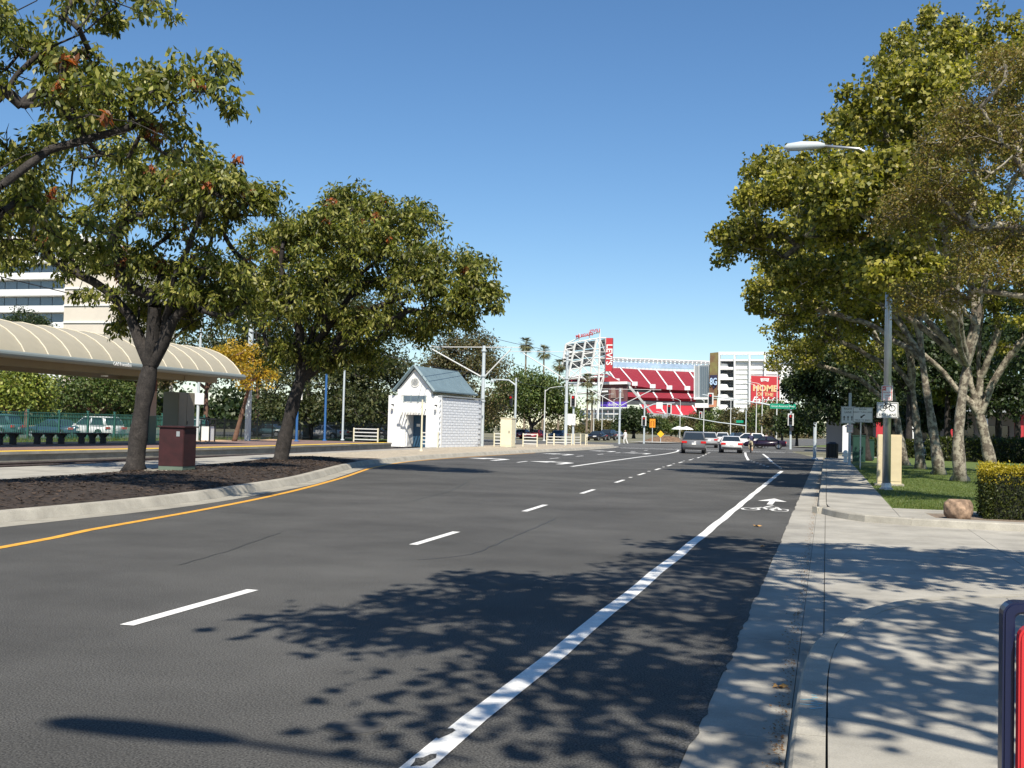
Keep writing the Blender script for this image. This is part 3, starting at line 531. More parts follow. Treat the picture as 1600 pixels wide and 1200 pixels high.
# palms
M['palm_bark'] = mat('palm_bark', (.22, .17, .12), .9, .2, 2)
def palm(px, py, Y, lbl, h=None, seed=0):
    c = P(px, py, Y); rg = random.Random(seed); root = thing('palm_tree', lbl, 'palm', (c.x, c.y, 0), 0, 'fan palms in front of the stadium')
    MB().tube([(0, 0, -.05), (.1, 0, c.z*.5), (0, 0, c.z)], [.33, .24, .22], 8).build('trunk', M['palm_bark'], root)
    mb = MB()
    for k in range(80):
        a = rg.uniform(0, 6.28); e = rg.uniform(-1.1, 1.2); l = rg.uniform(1.7, 2.7); d = Vector((math.cos(a)*math.cos(e), math.sin(a)*math.cos(e), math.sin(e))); s = Vector((-math.sin(a), math.cos(a), 0))
        p0 = Vector((0, 0, c.z)); p1 = p0+d*l*.6; p2 = p1+d*l*.5+Vector((0, 0, -.45))
        for q in (-.6, -.35, -.1, .15, .4): mb.add([p1, p1+s*q*.9+d*.3, p2+s*q*1.9, p1+s*(q+.25)*.9+d*.3], [(0, 1, 2, 3)])
        mb.add([p0-s*.03, p0+s*.03, p1+s*.03, p1-s*.03], [(0, 1, 2, 3)])
    mb.build('fronds', mat('palm_leaf', (.12, .12, .045), .6, .3, 1), root)
palm(822, 538, 300, 'tall fan palm, highest of the ones beside the stadium screen', seed=1); palm(850, 549, 310, 'tall fan palm standing just inside the highest one', seed=2); palm(874, 570, 320, 'mid-height fan palm touching the scoreboard frame', seed=3); palm(918, 594, 300, 'lower fan palm before the scoreboard legs', seed=4); palm(925, 620, 290, 'lowest fan palm beside the red signal', seed=5)
# clipped hedge, boulder, shrubs
def shrub(name, lbl, cat, cen, dims, pal, n, leaf=(.07, .04), topcol=None, group=None, wave=.05):
    root = thing(name, lbl, cat, (cen[0], cen[1], cen[2]), 0, group); dx, dy, dz = dims
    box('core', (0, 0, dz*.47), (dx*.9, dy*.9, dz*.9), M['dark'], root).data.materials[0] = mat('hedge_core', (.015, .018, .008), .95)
    q = RNG.uniform(-.5, .5, size=(n, 3)); ax = RNG.integers(0, 3, n); sg = np.where(RNG.random(n) < .5, -.5, .5)
    for k in range(3): q[ax == k, k] = sg[ax == k]
    q[(ax == 2), 2] = .5; q[:, 2] += .5; q = q*np.array([dx, dy, dz])+RNG.normal(size=(n, 3))*wave; q[:, 2] = np.maximum(q[:, 2], .01)
    q[:, 2] += .05*np.sin(q[:, 0]*3.1)*np.sin(q[:, 1]*2.3+1)
    cols, wts = PAL[pal]; c = cols[RNG.choice(len(cols), size=n, p=wts)]*RNG.uniform(.7, 1.3, size=(n, 1))
    if topcol is not None:
        t = (q[:, 2] > dz*.86)|((q[:, 2] > dz*.7) & (RNG.random(n) < .35)); c[t] = np.array(topcol)*RNG.uniform(.6, 1.2, size=(t.sum(), 1))
    tag(link('foliage', leafmesh('foliage', q, RNG.normal(size=(n, 3))+np.array([0, 0, .5]), np.full(n, leaf[0])*RNG.uniform(.6, 1.3, n), np.full(n, leaf[1]), c), M['leaf'], root), kind='stuff'); return root
hp = G(1530, 806, .13)
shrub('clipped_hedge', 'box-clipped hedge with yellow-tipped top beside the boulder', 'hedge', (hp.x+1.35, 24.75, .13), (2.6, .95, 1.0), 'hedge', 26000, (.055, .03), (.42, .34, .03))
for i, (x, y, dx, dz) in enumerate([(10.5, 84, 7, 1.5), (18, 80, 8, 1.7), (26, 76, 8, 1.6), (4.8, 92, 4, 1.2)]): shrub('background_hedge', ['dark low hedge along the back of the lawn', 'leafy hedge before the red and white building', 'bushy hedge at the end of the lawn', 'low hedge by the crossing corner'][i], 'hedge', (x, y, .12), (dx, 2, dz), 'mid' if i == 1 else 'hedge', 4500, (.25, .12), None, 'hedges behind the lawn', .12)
bp_ = G(1498, 811, .13); bmm = bmesh.new(); bmesh.ops.create_icosphere(bmm, subdivisions=4, radius=1)
for v in bmm.verts:
    d = v.co.normalized(); k = 1+.07*math.sin(3*d.x+1)+.06*math.sin(4*d.y+2.2*d.z)+.03*math.sin(9*d.x+7*d.z); p = Vector((max(-.86, min(.88, d.x*k)), d.y*k, max(-.75, min(.78, d.z*k)))); v.co = Vector((p.x*.31, p.y*.26, p.z*.27+.18))
me = bpy.data.meshes.new('boulder'); bmm.to_mesh(me); bmm.free(); me.polygons.foreach_set('use_smooth', [True]*len(me.polygons)); tag(link('boulder', me, M['boulder'], None, (bp_.x, bp_.y+.1, .12)), 'rounded reddish-brown boulder at the driveway corner', 'boulder')
# grass blades on the near lawn and verge (uncountable)
def grass(lbl, x0, x1, y0, y1, n, h, z, cols=((.08, .12, .022), (.12, .16, .035), (.18, .20, .06))):
    xy = np.stack([RNG.uniform(x0, x1, n), y0+(y1-y0)*RNG.random(n)**1.5], 1); hh = RNG.uniform(.5, 1.2, n)*h
    cen = np.concatenate([xy, (z+hh*.45)[:, None]], 1); d = RNG.normal(size=(n, 3))*.35+np.array([0, 0, 1]); c = np.array(cols)[RNG.integers(0, 3, n)]
    tag(link('grass', leafmesh('grass', cen, d, hh, np.full(n, .012)+.0*hh, c), M['leaf']), lbl, 'grass', kind='stuff')
grass('short mown grass of the right-hand lawn', 1.45, 14, 26.4, 62, 90000, .06, .135)
grass('rough green ground cover along the platform fence', -43.6, -38.4, 25, 76, 9000, .5, .16)
# ------------------------------------------------------------ tram stop
# barrel canopy: front gutter at x=-31, crown at x=-34
cn = thing('tram_canopy', 'long barrel-vaulted beige station canopy with grey gutter over the platform', 'canopy', (-34.2, 52, .4))
CX0, CX1, CY0, CY1 = 3.2, -3.2, -34.0, 3.6      # local
def arc(t, lift=0): a = math.pi*(.10+.80*t); return (CX0*math.cos(a)/math.cos(math.pi*.10), 3.72+1.62*(math.sin(a)-math.sin(math.pi*.1))/(1-math.sin(math.pi*.1))+lift)
npan = 26; stepy = (CY1-CY0)/npan
mb = MB(); K = 14
pa = [arc(i/(2*K)) for i in range(2*K+1)]; mb.add([(x, yy_, z) for x, z in pa for yy_ in (.02, stepy-.02)], [(2*i, 2*i+1, 2*i+3, 2*i+2) for i in range(2*K)]); mb.add([(x, yy_, z-.05) for x, z in pa for yy_ in (.02, stepy-.02)], [(2*i+2, 2*i+3, 2*i+1, 2*i) for i in range(2*K)])
mb.smooth = True; pm = mb.mesh('roof_panel'); pm.materials.append(M['canopy'])
mb = MB(); mb.tube([(arc(i/K, .02)[0], 0, arc(i/K, .02)[1]) for i in range(K+1)], .035, 6); rm = mb.mesh('rib'); rm.materials.append(M['canopy_rib'])
for i in range(npan):
    link('roof_panel', pm, None, cn, (0, CY0+i*stepy, 0)); link('rib', rm, None, cn, (0, CY0+i*stepy, 0))
link('rib', rm, None, cn, (0, CY1, 0))
for sx, nm in ((CX0, 'gutter'), (CX1, 'gutter')): MB().tube([(sx+.05, CY0, 3.70), (sx+.05, CY1+.12, 3.70)], .15, 12).build(nm, M['gutter_grey'], cn)
box('soffit_beam', (1.9, (CY0+CY1)/2, 3.48), (.5, CY1-CY0-1.5, .3), M['taupe'], cn); box('soffit_beam', (-1.9, (CY0+CY1)/2, 3.48), (.5, CY1-CY0-1.5, .3), M['taupe'], cn)
for yy in (-.3, -17.5, -31): 
    c = box('column', (0, yy, .72), (.62, .62, 1.44), M['green_post'], cn); box('column_shaft', (0, yy, 2.1), (.58, .58, 1.3), M['pink'], c); box('column_head', (0, yy, 3.05), (.6, .6, .6), M['rust'], c); box('cross_beam', (0, yy, 3.43), (4.4, .3, .22), M['taupe'], c)
tx = text('Old Ironsides', .25, Matrix.Translation((CX0+.215, -7.6, 3.72)) @ Matrix.Rotation(R(90), 4, 'Z') @ Matrix.Rotation(R(90), 4, 'X'), M['sign_white'], cn, ext=.01, shear=.15)
MB().lathe([(.0, 0), (.16, 0), (.16, .06), (.0, .06)], (2.2, -7.2, 3.18), 14).build('speaker', M['sign_white'], cn)
def bench(loc, lbl):
    b = thing('platform_bench', lbl, 'bench', loc, 0, 'benches on the tram platform')
    for k in range(4): box('slat', (-.21+.14*k, 0, .50), (.125, 2.3, .05), M['bench'], b)
    for yy in (-.85, .0, .85):
        mb = MB(); mb.box((0, yy, .13), (.26, .16, .26)); mb.add([(-.10, yy-.05, .25), (.10, yy-.05, .25), (.30, yy-.05, .47), (-.30, yy-.05, .47), (-.10, yy+.05, .25), (.10, yy+.05, .25), (.30, yy+.05, .47), (-.30, yy+.05, .47)], [(0, 1, 2, 3), (7, 6, 5, 4), (0, 4, 5, 1), (1, 5, 6, 2), (2, 6, 7, 3), (3, 7, 4, 0)]); mb.build('leg', M['bench'], b)
for i, y in enumerate((41.6, 44.9, 48.1, 38.3)): bench((-34.9, y, .408), ['dark backless bench on the platform, farther from the taupe cabinet', 'dark backless bench on the platform in front of the white parked car', 'dark backless bench on the platform half hidden by the leaning tree', 'dark backless bench on the platform at the near end of the canopy'][i])
cb = thing('equipment_cabinet', 'tall taupe double-door equipment cabinet under the canopy end', 'cabinet', (-35.9, 57.3, .408)); box('body', (0, 0, 1.42), (1.0, 1.7, 2.84), M['taupe'], cb, bevel=.02)
for yy in (-.42, .42): box('door', (.508, yy, 1.42), (.02, .80, 2.65), M['taupe'], cb)
box('handle', (.53, .08, 1.1), (.03, .03, .2), M['dark'], cb)
sb = thing('litter_bin', 'black framed litter bin with pale side panels on the platform', 'bin', (-35.7, 60.2, .408))
for sx in (-.3, .3):
    for sy in (-.3, .3): box('post', (sx, sy, .65), (.06, .06, 1.3), M['black'], sb)
for sx, sy, dx, dy in ((.27, 0, .02, .5), (-.27, 0, .02, .5), (0, .27, .5, .02), (0, -.27, .5, .02)): box('panel', (sx, sy, .5), (dx, dy, .85), M['white'], sb)
box('lid', (0, 0, 1.36), (.72, .72, .1), M['black'], sb, bevel=.03); box('rim', (0, 0, 1.0), (.66, .66, .06), M['black'], sb)
# platform fence
def fence(pts, lbl, col, hgt=1.75, gap=.15, grp='railings around the tram platform', pk=.03):
    root = thing('railing_fence', lbl, 'fence', (*pts[0], .2), 0, grp); p0 = Vector(pts[0])
    for a, b in zip(pts, pts[1:]):
        a, b = Vector(a)-p0, Vector(b)-p0; d = (b-a); n = max(1, int(d.length/2.6)); ang = math.atan2(d.y, d.x); mid = (a+b)/2
        for k in range(n+1):
            q = a+d*k/n; po = box('post', (q.x, q.y, hgt*.52), (.09, .09, hgt*1.04), M[col], root, ang); box('cap', (q.x, q.y, hgt*1.055), (.13, .13, .05), M[col], po, ang)
        for z in (.18, hgt-.28, hgt-.06): box('rail', (mid.x, mid.y, z), (d.length, .05, .05), M[col], root, ang)
        mb = MB(); m = int(d.length/gap)
        for k in range(m): q = a+d*(k+.5)/m; mb.box((q.x, q.y, hgt*.5), (pk, pk, hgt*.96), ang)
        tag(mb.build('pickets', M[col], root), kind='stuff')
fence([(-43.6, 30), (-43.6, 73)], 'green upright-bar railing behind the platform benches', 'fence_green')
fence([(-43.6, 73.3), (-44.5, 98), (-42, 112)], 'dark railing running on behind the blue posts', 'black', 1.6)
# utility box by the tree
ub = thing('utility_box', 'maroon rusty utility box on a concrete pad beside the leaning tree', 'utility box', (-17.35, 27.7, .17), R(4))
box('pad', (.1, 0, .06), (1.5, 1.3, .16), M['concrete_old'], ub, bevel=.02); box('plinth', (0, 0, .19), (.72, .72, .12), M['green_post'], ub); box('body', (0, 0, .78), (.74, .74, 1.08), M['maroon'], ub, bevel=.015); box('lid', (0, 0, 1.335), (.82, .82, .04), M['maroon'], ub); box('label_plate', (.2, -.374, 1.14), (.1, .006, .14), M['stad_grey'], ub)
# platform poles
def pole(name, lbl, cat, loc, h, r, m, group=None, top=None):
    o = thing(name, lbl, cat, loc, 0, group); MB().tube([(0, 0, 0), (0, 0, h)], [r, r*(top or .9)], 10).build('shaft', M[m], o); MB().lathe([(r*1.9, 0), (r*1.9, .06), (r*1.2, .1)], n=12).build('base', M[m], o); return o
for i, (px, h, m, lb) in enumerate([(463, 3.6, 'blue', 'blue sign post just past the second leaning trunk'), (507, 5.0, 'blue', 'slim blue post standing on the platform tail'), (535, 7.2, 'galv_paint', 'pale lamp post on the platform tail')]):
    g = G(px, 690-i, .4); pole('platform_post', lb, 'post', (g.x, g.y, .40), h, .085 if i < 2 else .08, m)
o = bpy.data.objects['platform_post']; box('sign_plate', (0, -.08, 3.1), (.75, .05, .6), M['sign_white'], o)
o = bpy.data.objects['platform_post.002']; MB().lathe([(.05, 7.2), (.25, 7.25), (.28, 7.4), (.05, 7.5)], n=12).build('lantern', M['galv_paint'], o)
o = pole('lamp_post', 'slim pale lamp post rising behind the canopy by the leaning tree', 'lamp post', (-37.5, 62, .1), 8.2, .09, 'galv_paint'); box('sign_plate', (0, -.1, 2.9), (.9, .04, .7), M['sign_white'], o)
# catenary poles and wires
def cat_pole(lbl, loc, h, arms, r=.17):
    o = thing('catenary_pole', lbl, 'pole', loc, 0, 'catenary poles of the tram line'); MB().tube([(0, 0, 0), (0, 0, h)], [r, r*.75], 12).build('shaft', M['galv_paint'], o)
    for z in (h*.45, h*.7, h*.95): MB().tube([(0, 0, z-.06), (0, 0, z+.06)], r*1.25, 12).build('band', M['galv_paint'], o)
    for sx in arms:
        MB().tube([(0, 0, h*.68), (sx*.75, 0, h*.97)], .05, 6).build('bracket_arm', M['pole_white'], o); MB().tube([(0, 0, h*.985), (sx, 0, h*.985)], .03, 6).build('cross_arm', M['pole_white'], o)
    return o
cp = [(-26.3, 85.5, .15), (-24.4, 107, .15), (-24.3, 136, .0), (-36.5, 66.5, .4)]
cat_pole('tall grey catenary pole at the back corner of the white hut', cp[0], 8.0, (-6, 3)); cat_pole('grey catenary pole among the low barriers at the crossing', cp[1], 9.2, (-6, 4)); cat_pole('catenary pole beyond the crossing in front of the stadium screen', cp[2], 6.8, (-5, 5), .14); cat_pole('stout grey catenary pole beside the yellow tree', cp[3], 11.2, (-4, 4.5), .2)
for i, (x0, z0, x1, z1) in enumerate([(-26.2, 7.9, -28.4, 7.8), (-26.2, 6.4, -28.4, 6.2), (-23.0, 8.6, -24.4, 8.6)]):
    mb = MB(); pts = [(x0+(x1-x0)*t+0, -10+125*t+10, z0+(z1-z0)*t-.3*math.sin(math.pi*((t*4) % 1))) for t in np.linspace(0, 1, 33)]; mb.tube(pts, .018, 4)
    tag(mb.build('overhead_wire', M['dark']), ['upper overhead tram wire', 'lower contact wire above the tram track', 'feeder wire running over the island'][i]+' strung between catenary poles', 'wire', 'overhead tram wires')
# ------------------------------------------------------------ white hut
ht = thing('station_hut', 'small white hut with gabled green metal roof and block side wall', 'hut', (-28.85, 77, .1), R(-6))
W2, LN, EH = 2.15, 7.6, 3.75
mb = MB()                                # gabled front wall with a door opening
fz = 5.75
def wallpiece(x0, x1, z0, z1, y0=0, y1=.25): mb.box(((x0+x1)/2, (y0+y1)/2, (z0+z1)/2), (x1-x0, y1-y0, z1-z0))
wallpiece(-W2, -.70, 0, EH); wallpiece(.95, W2, 0, EH); wallpiece(-.70, .95, 2.35, 3.2); mb.build('front_wall', M['white'], ht)
mb = MB(); mb.add([(-1.35, -.03, EH), (1.35, -.03, EH), (1.35, -.03, 4.2), (0, -.03, fz), (-1.35, -.03, 4.2), (-1.35, .25, EH), (1.35, .25, EH), (1.35, .25, 4.2), (0, .25, fz), (-1.35, .25, 4.2)], [(0, 1, 2, 3, 4), (9, 8, 7, 6, 5), (0, 5, 6, 1), (1, 6, 7, 2), (2, 7, 8, 3), (3, 8, 9, 4), (4, 9, 5, 0)]); mb.build('gable', M['white'], ht)
box('frieze', (0, .1, 3.49), (2.3, .2, .52), M['white'], ht)
for k in range(3): box('window_pane', (-.58+.58*k, -.012, 3.52), (.5, .02, .4), M['glass_b'], ht)
for k in range(4): box('mullion', (-.87+.58*k, -.03, 3.52), (.06, .05, .5), M['roof_green'], ht)
for sx in (-1.2, 1.2): box('pilaster', (sx, -.06, 2.1), (.3, .16, 4.2), M['white'], ht)
rv = MB().lathe([(.36, 0), (.36, .05), (.3, .05), (.3, .03), (0, .03)], n=18); me = rv.mesh('round_vent'); me.transform(Matrix.Translation((0, -.03, 4.72)) @ Matrix.Rotation(R(90), 4, 'X')); me.materials.append(M['sign_white']); vn = link('round_vent', me, None, ht)
for k in range(5): box('louvre', (0, -.085, 4.54+.09*k), (.5, .02, .03), M['stad_grey'], vn)
for k in range(9): MB().box((-.85+.22*k, -.42, 2.72), (.07, .95, .06), 0, 0, Matrix.Rotation(R(18), 4, 'X')).build('awning_slat', M['white'], ht)
box('awning_beam', (0, -.85, 2.56), (2.0, .08, .12), M['white'], ht)
box('reveal', (-.66, .7, 1.18), (.08, 1.1, 2.34), M['white'], ht); box('reveal', (.91, .7, 1.18), (.08, 1.1, 2.34), M['white'], ht)
d = box('door', (.12, 1.15, 1.17), (1.5, .08, 2.3), M['door_blue'], ht); box('handle', (.6, 1.08, 1.05), (.05, .06, .14), M['rim'], d); box('notice', (-.2, 1.1, 1.6), (.3, .01, .2), M['sign_white'], d)
for sx in (-1.75, 1.75):
    l = box('wall_lamp', (sx, -.1, 3.05), (.12, .2, .1), M['dark'], ht); MB().lathe([(.03, 2.72), (.1, 2.76), (.1, 2.95), (.03, 3.0)], (sx, -.2, 0), 10).build('lamp_globe', M['sign_white'], l)
sw = box('side_wall', (W2-.16, LN/2+.13, EH/2-.05), (.2, LN-.26, EH-.1), mat('mortar', (.50, .52, .54), .9), ht)
bmh = box('blk', (0, 0, 0), (.05, .815, .178), M['block'], None, bevel=.008); bme = bmh.data; bpy.data.objects.remove(bmh)
for r in range(18):
    for c in range(9):
        yy = .62+c*.835-(.41 if r % 2 else 0)
        if yy < LN-.3: link('block', bme, None, sw, (W2-.045, yy, .14+r*.2))
box('left_wall', (-W2+.11, LN/2+.13, EH/2-.05), (.22, LN-.26, EH-.1), M['white'], ht); box('back_wall', (0, LN-.11, EH/2), (W2*2-.5, .2, EH-.1), M['white'], ht)
box('parapet_coping', (W2-.1, LN/2, EH+.0), (.34, LN+.1, .09), M['stad_grey'], ht); box('clerestory', (.0, LN/2+.2, 4.05), (2.5, LN-.6, .55), M['cream'], ht)
for k in range(6): box('bracket', (1.32, .9+1.15*k, 4.12), (.14, .1, .12), M['cream'], ht)
for s in (-1, 1):
    mb = MB(); n = 15
    for k in range(n):                   # standing-seam pans
        y0 = -.25+k*(LN+.2)/n; y1 = y0+(LN+.2)/n-.015
        a = [(s*1.62, y0, 4.1), (0, y0, 5.92), (0, y1, 5.92), (s*1.62, y1, 4.1)]; pan = MB().add(a+[(x, y, z-.06) for x, y, z in a], [(0, 1, 2, 3), (7, 6, 5, 4), (0, 4, 5, 1), (1, 5, 6, 2), (2, 6, 7, 3), (3, 7, 4, 0)]); pan.build('roof_pan', M['roof_green'], ht)
    MB().tube([(s*1.64, -.3, 4.1), (s*1.64, LN, 4.1)], .09, 6).build('eave_gutter', M['roof_green'], ht)
    MB().bar((s*1.66, -.28, 4.06), (0, -.28, 5.92), .16).build('bargeboard', M['roof_green'], ht)
def rail_gate(loc, lbl, wd=1.6, n=4, rz=0):
    o = thing('low_barrier', lbl, 'barrier', loc, rz, 'low pale barriers by the track')
    for sx in (-wd/2, wd/2): box('post', (sx, 0, .55), (.09, .09, 1.1), M['cream'], o)
    for k in range(n): box('rail', (0, 0, .25+.26*k), (wd, .05, .07), M['pole_white'], o)
g = [(-32.6, 77, .3), (-27.1, 75.6, .15), (-25.1, 87, .15), (-23.5, 90, .15)]
for i, p in enumerate(g): rail_gate(p, ['low pale barrier left of the hut front', 'low pale barrier before the hut door', 'low barrier between hut and cream cabinet', 'low barrier behind the cream cabinet'][i], 1.9 if i == 0 else 1.2)
for i in range(5): g_ = G(860+i*14, 695.5, .15); rail_gate((g_.x, g_.y, .15), ['low pale barrier before the red cars', 'low pale barrier left of the crossing catenary pole', 'low pale barrier touching the crossing catenary pole', 'low pale barrier under the white plate mast', 'low pale barrier ending the row past the white plate mast'][i], 1.1 if i % 2 else .7, 3, .4*i)
o = pole('marker_post', 'thin white marker post in front of the hut corner', 'post', (G(658, 705, .15).x, G(658, 705, .15).y, .15), 3.1, .055, 'cream')
cc = thing('signal_cabinet', 'tall cream signal cabinet beside the hut on the island', 'cabinet', (-23.9, 84.6, .15), R(-8)); box('body', (0, 0, 1.12), (.95, .8, 2.25), M['cream'], cc, bevel=.02); box('door', (0, -.405, 1.15), (.8, .02, 1.95), M['cream'], cc); box('lock', (.28, -.42, 1.2), (.06, .03, .2), M['dark'], cc); box('top', (0, 0, 2.27), (1.02, .88, .06), M['cream'], cc); box('foot', (0, 0, .02), (1.1, .95, .08), M['concrete_old'], cc)
# ------------------------------------------------------------ traffic signals, lamps, signs
def sig_head(parent, loc, rz=0, lit=0):
    h = box('signal_head', loc, (.34, .22, 1.05), M['black'], parent, rz); fx, fy = math.cos(rz), math.sin(rz)
    bpl = box('backplate', (loc[0]+.06*-fy*-1, loc[1]+.05*fx, loc[2]), (.62, .02, 1.3), M['pole_white'] if lit else M['black'], h, rz)
    for k in range(3): mb = MB(); mb.tube([(loc[0], loc[1]-.10, loc[2]+.33-.33*k), (loc[0], loc[1]-.2, loc[2]+.33-.33*k)], .12, 10).build('lens', M['tail'] if k == 0 else M['dark'], h)
    return h
def G3(px, py, z): g = G(px, py, z); return (g.x, g.y, z)
def mast(lbl, px, py, topz, arm=None, armz=None, heads=(), group='traffic signal masts at the crossing', r=.13, z=.1, Y=None):
    b = P(px, py, Y) if Y else G(px, py, z); o = thing('signal_mast', lbl, 'traffic signal', (b.x, b.y, z if not Y else 0), 0, group); MB().tube([(0, 0, 0), (0, 0, topz)], [r, r*.75], 10).build('shaft', M['galv_paint'], o)
    if arm: MB().tube([(0, 0, armz), (arm*.3, 0, armz+.55), (arm, 0, armz+abs(arm)*.12+.3)], [.1, .08, .05], 8).build('mast_arm', M['galv_paint'], o)
    for h in heads: sig_head(o, h, 0, 1)
    return o
m1 = mast('far right corner mast with long arm and green street sign', 1235, 702, 6.4, -9.5, 4.3, ((0, -.35, 3.2), (-8.6, -.1, 5.3)), z=.1)
sp = box('street_sign', (-.85, -.12, 4.62), (2.7, .06, .55), M['sign_green'], m1); text('Great America Pkwy', .29, facing((-.85, -.155, 4.62)), M['sign_white'], sp)
box('pedestrian_box', (.1, -.3, 2.2), (.4, .25, .4), M['dark'], m1)
m2 = mast('mast with red signal and white turn plate before the stadium', 1006, 693, 5.6, 4.0, 4.7, ((3.3, -.1, 4.7), (-.0, -.3, 3.0)), z=.0); box('turn_plate', (2.0, -.12, 5.1), (.85, .04, .85), M['sign_white'], m2)
m3 = mast('short mast with a red signal and a white plate by the catenary pole', 895, 694, 5.4, None, None, ((0, -.25, 4.6),), z=.1); box('white_plate', (-.2, -.2, 2.6), (.95, .04, 1.2), M['sign_white'], m3)
m4 = mast('mast with side-on signal and lamp arm behind the cream cabinet', 804, 692, 6.8, -2.6, 6.0, (), z=.1); sig_head(m4, (-.45, -.1, 4.4), R(90)); MB().lathe([(.05, 0), (.22, .05), (.2, .2), (.03, .25)], (-2.6, 0, 6.3), 10).build('lamp_head', M['galv_paint'], m4); box('yellow_plate', (-.6, -.15, 1.8), (.7, .04, .6), M['sign_yellow'], m4)
m5 = mast('distant mast arm with a small green sign over the far approach', 1165, 692, 6.2, -18, 3.2, (), z=0, Y=230); box('street_sign', (-1.2, -.2, 4.0), (1.4, .06, .5), M['sign_green'], m5); sig_head(m5, (-9, -.1, 5.2), 0, 1)
def lamp_post(lbl, loc, h, arm, dirx=-1, m='pole_white', r=.11, grp='street lamps'):
    o = thing('street_lamp', lbl, 'street lamp', loc, 0, grp); MB().tube([(0, 0, 0), (0, 0, h)], [r, r*.6], 10).build('shaft', M[m], o)
    MB().tube([(0, 0, h-.25), (dirx*arm*.35, 0, h+.25), (dirx*arm, 0, h+.45)], [.05, .045, .04], 6).build('arm', M[m], o)
    MB().box((dirx*(arm+.3), 0, h+.45), (.75, .26, .11)).build('head', M['galv_paint'], o, bevel=.04); MB().lathe([(r*2, 0), (r*2, .05), (r*1.2, .12)], n=10).build('base', M[m], o); return o
for i, (px, py, Y, h, d) in enumerate([(850, 688, 150, 7.0, 1), (1099, 690, 240, 8.5, -1), (1141, 690, 235, 9, -1), (1181, 690, 200, 10, -1), (1190, 692, 185, 9.5, -1), (1213, 690, 170, 11, -1), (940, 690, 240, 9, 1), (927, 690, 250, 9, 1), (1062, 690, 300, 10, -1), (958, 690, 300, 10, 1)]):
    b = P(px, py, Y); lamp_post(['pale street lamp in front of the bright green tree', 'pale street lamp past the queue of cars', 'pale street lamp over the white sedan', 'pale street lamp against the stadium tower', 'pale street lamp beside the red stadium banner', 'tall pale street lamp by the corner trees', 'pale bent-arm street lamp under the scoreboard', 'pale bent-arm street lamp left of the scoreboard legs', 'thin street lamp in front of the red seats', 'thin street lamp beside the video screen'][i], (b.x, b.y, -.01), h, 1.8, d, 'pole_white', .1)
def lightpole(lbl, y):
    o = thing('street_lamp', lbl, 'street lamp', (1.74, y, .145), 0, 'galvanised lamp posts along the right kerb'); MB().tube([(0, 0, 0), (0, 0, 5), (0, 0, 10)], [.125, .10, .075], 16).build('shaft', M['galv'], o, smooth=True); MB().lathe([(.2, 0), (.2, .04), (.15, .07), (.14, .2)], n=16).build('base_flange', M['galv'], o)
    MB().tube([(0, 0, 9.7), (-.9, 0, 10.25), (-2.0, 0, 10.4)], [.05, .045, .04], 8).build('arm', M['galv'], o, smooth=True)
    MB().tube([(-1.9, 0, 10.40), (-2.1, 0, 10.41), (-2.6, 0, 10.41), (-3.0, 0, 10.39), (-3.12, 0, 10.38)], [.06, .12, .15, .12, .03], 10).build('head', M['galv_paint'], o, smooth=True); return o
lp = lightpole('galvanised lamp post carrying the bike lane sign', 35.3); lightpole('galvanised lamp post behind the pavement corner, its lamp shadow lying on the road', -2.4)
def plate(name, parent, c, w_, h_, m='sign_white', border=None):
    o = MB().box(c, (w_, .012, h_)).build(name, M[m], parent, bevel=.003)
    if border:
        for dx, dz, sx, sz in ((0, h_/2-.025, w_-.04, .014), (0, -h_/2+.025, w_-.04, .014), (w_/2-.025, 0, .014, h_-.04), (-w_/2+.025, 0, .014, h_-.04)): box('border', (c[0]+dx, c[1]-.009, c[2]+dz), (sx, .004, sz), M[border], o)
    return o
def T(s, size, c, m, parent, **k): return text(s, size, facing((c[0], c[1]-.012, c[2])), M[m], parent, **k)
s1 = plate('bike_lane_sign', lp, (-.0, -.16, 2.36), .60, .46, 'sign_white', 'black'); T('BIKE LANE', .105, (0, -.16, 2.22), 'black', s1)
bk = MB()
for cx in (-.13, .13): bk.tube([(cx+.085*math.cos(a), 0, .085*math.sin(a)) for a in np.linspace(0, 2*math.pi, 19)], .009, 4, False)
for a, b in (((-.13, 0), (-.06, .12)), ((-.06, .12), (.09, .11)), ((.13, 0), (.085, .15)), ((-.06, .12), (-.01, 0)), ((-.01, 0), (.09, .11)), ((-.13, 0), (-.01, 0)), ((-.075, .15), (-.06, .12)), ((-.105, .155), (-.045, .155)), ((.085, .15), (.05, .165))): bk.bar((a[0], 0, a[1]), (b[0], 0, b[1]), .014)
bk.build('bicycle_symbol', M['black'], s1, (0, -.172, 2.42))
s2 = plate('no_parking_sign', lp, (-.02, -.16, 2.86), .31, .45, 'sign_white', 'red'); box('red_corner', (-.10, -.17, 3.0), (.11, .006, .12), M['red'], s2); T('NO', .085, (-.10, -.17, 3.0), 'sign_white', s2); T('PARKING', .062, (.0, -.16, 2.88), 'red', s2); T('ANY', .07, (0, -.16, 2.79), 'red', s2); T('TIME', .07, (0, -.16, 2.71), 'red', s2)
a_ = G3(1344, 733, .13); so = thing('road_sign', 'right turn lane yield to bikes sign on a thin post in the lawn', 'road sign', (a_[0], a_[1], .12)); MB().tube([(0, 0, 0), (0, 0, 2.3)], .03, 8).build('post', M['galv'], so)
s3 = plate('sign_plate', so, (.08, -.05, 2.62), .92, .72, 'sign_white', 'black'); T('BEGIN', .12, (.08, -.05, 2.88), 'black', s3); T('RIGHT TURN LANE', .10, (.08, -.05, 2.74), 'black', s3); T('YIELD TO BIKES', .105, (.08, -.05, 2.36), 'black', s3)
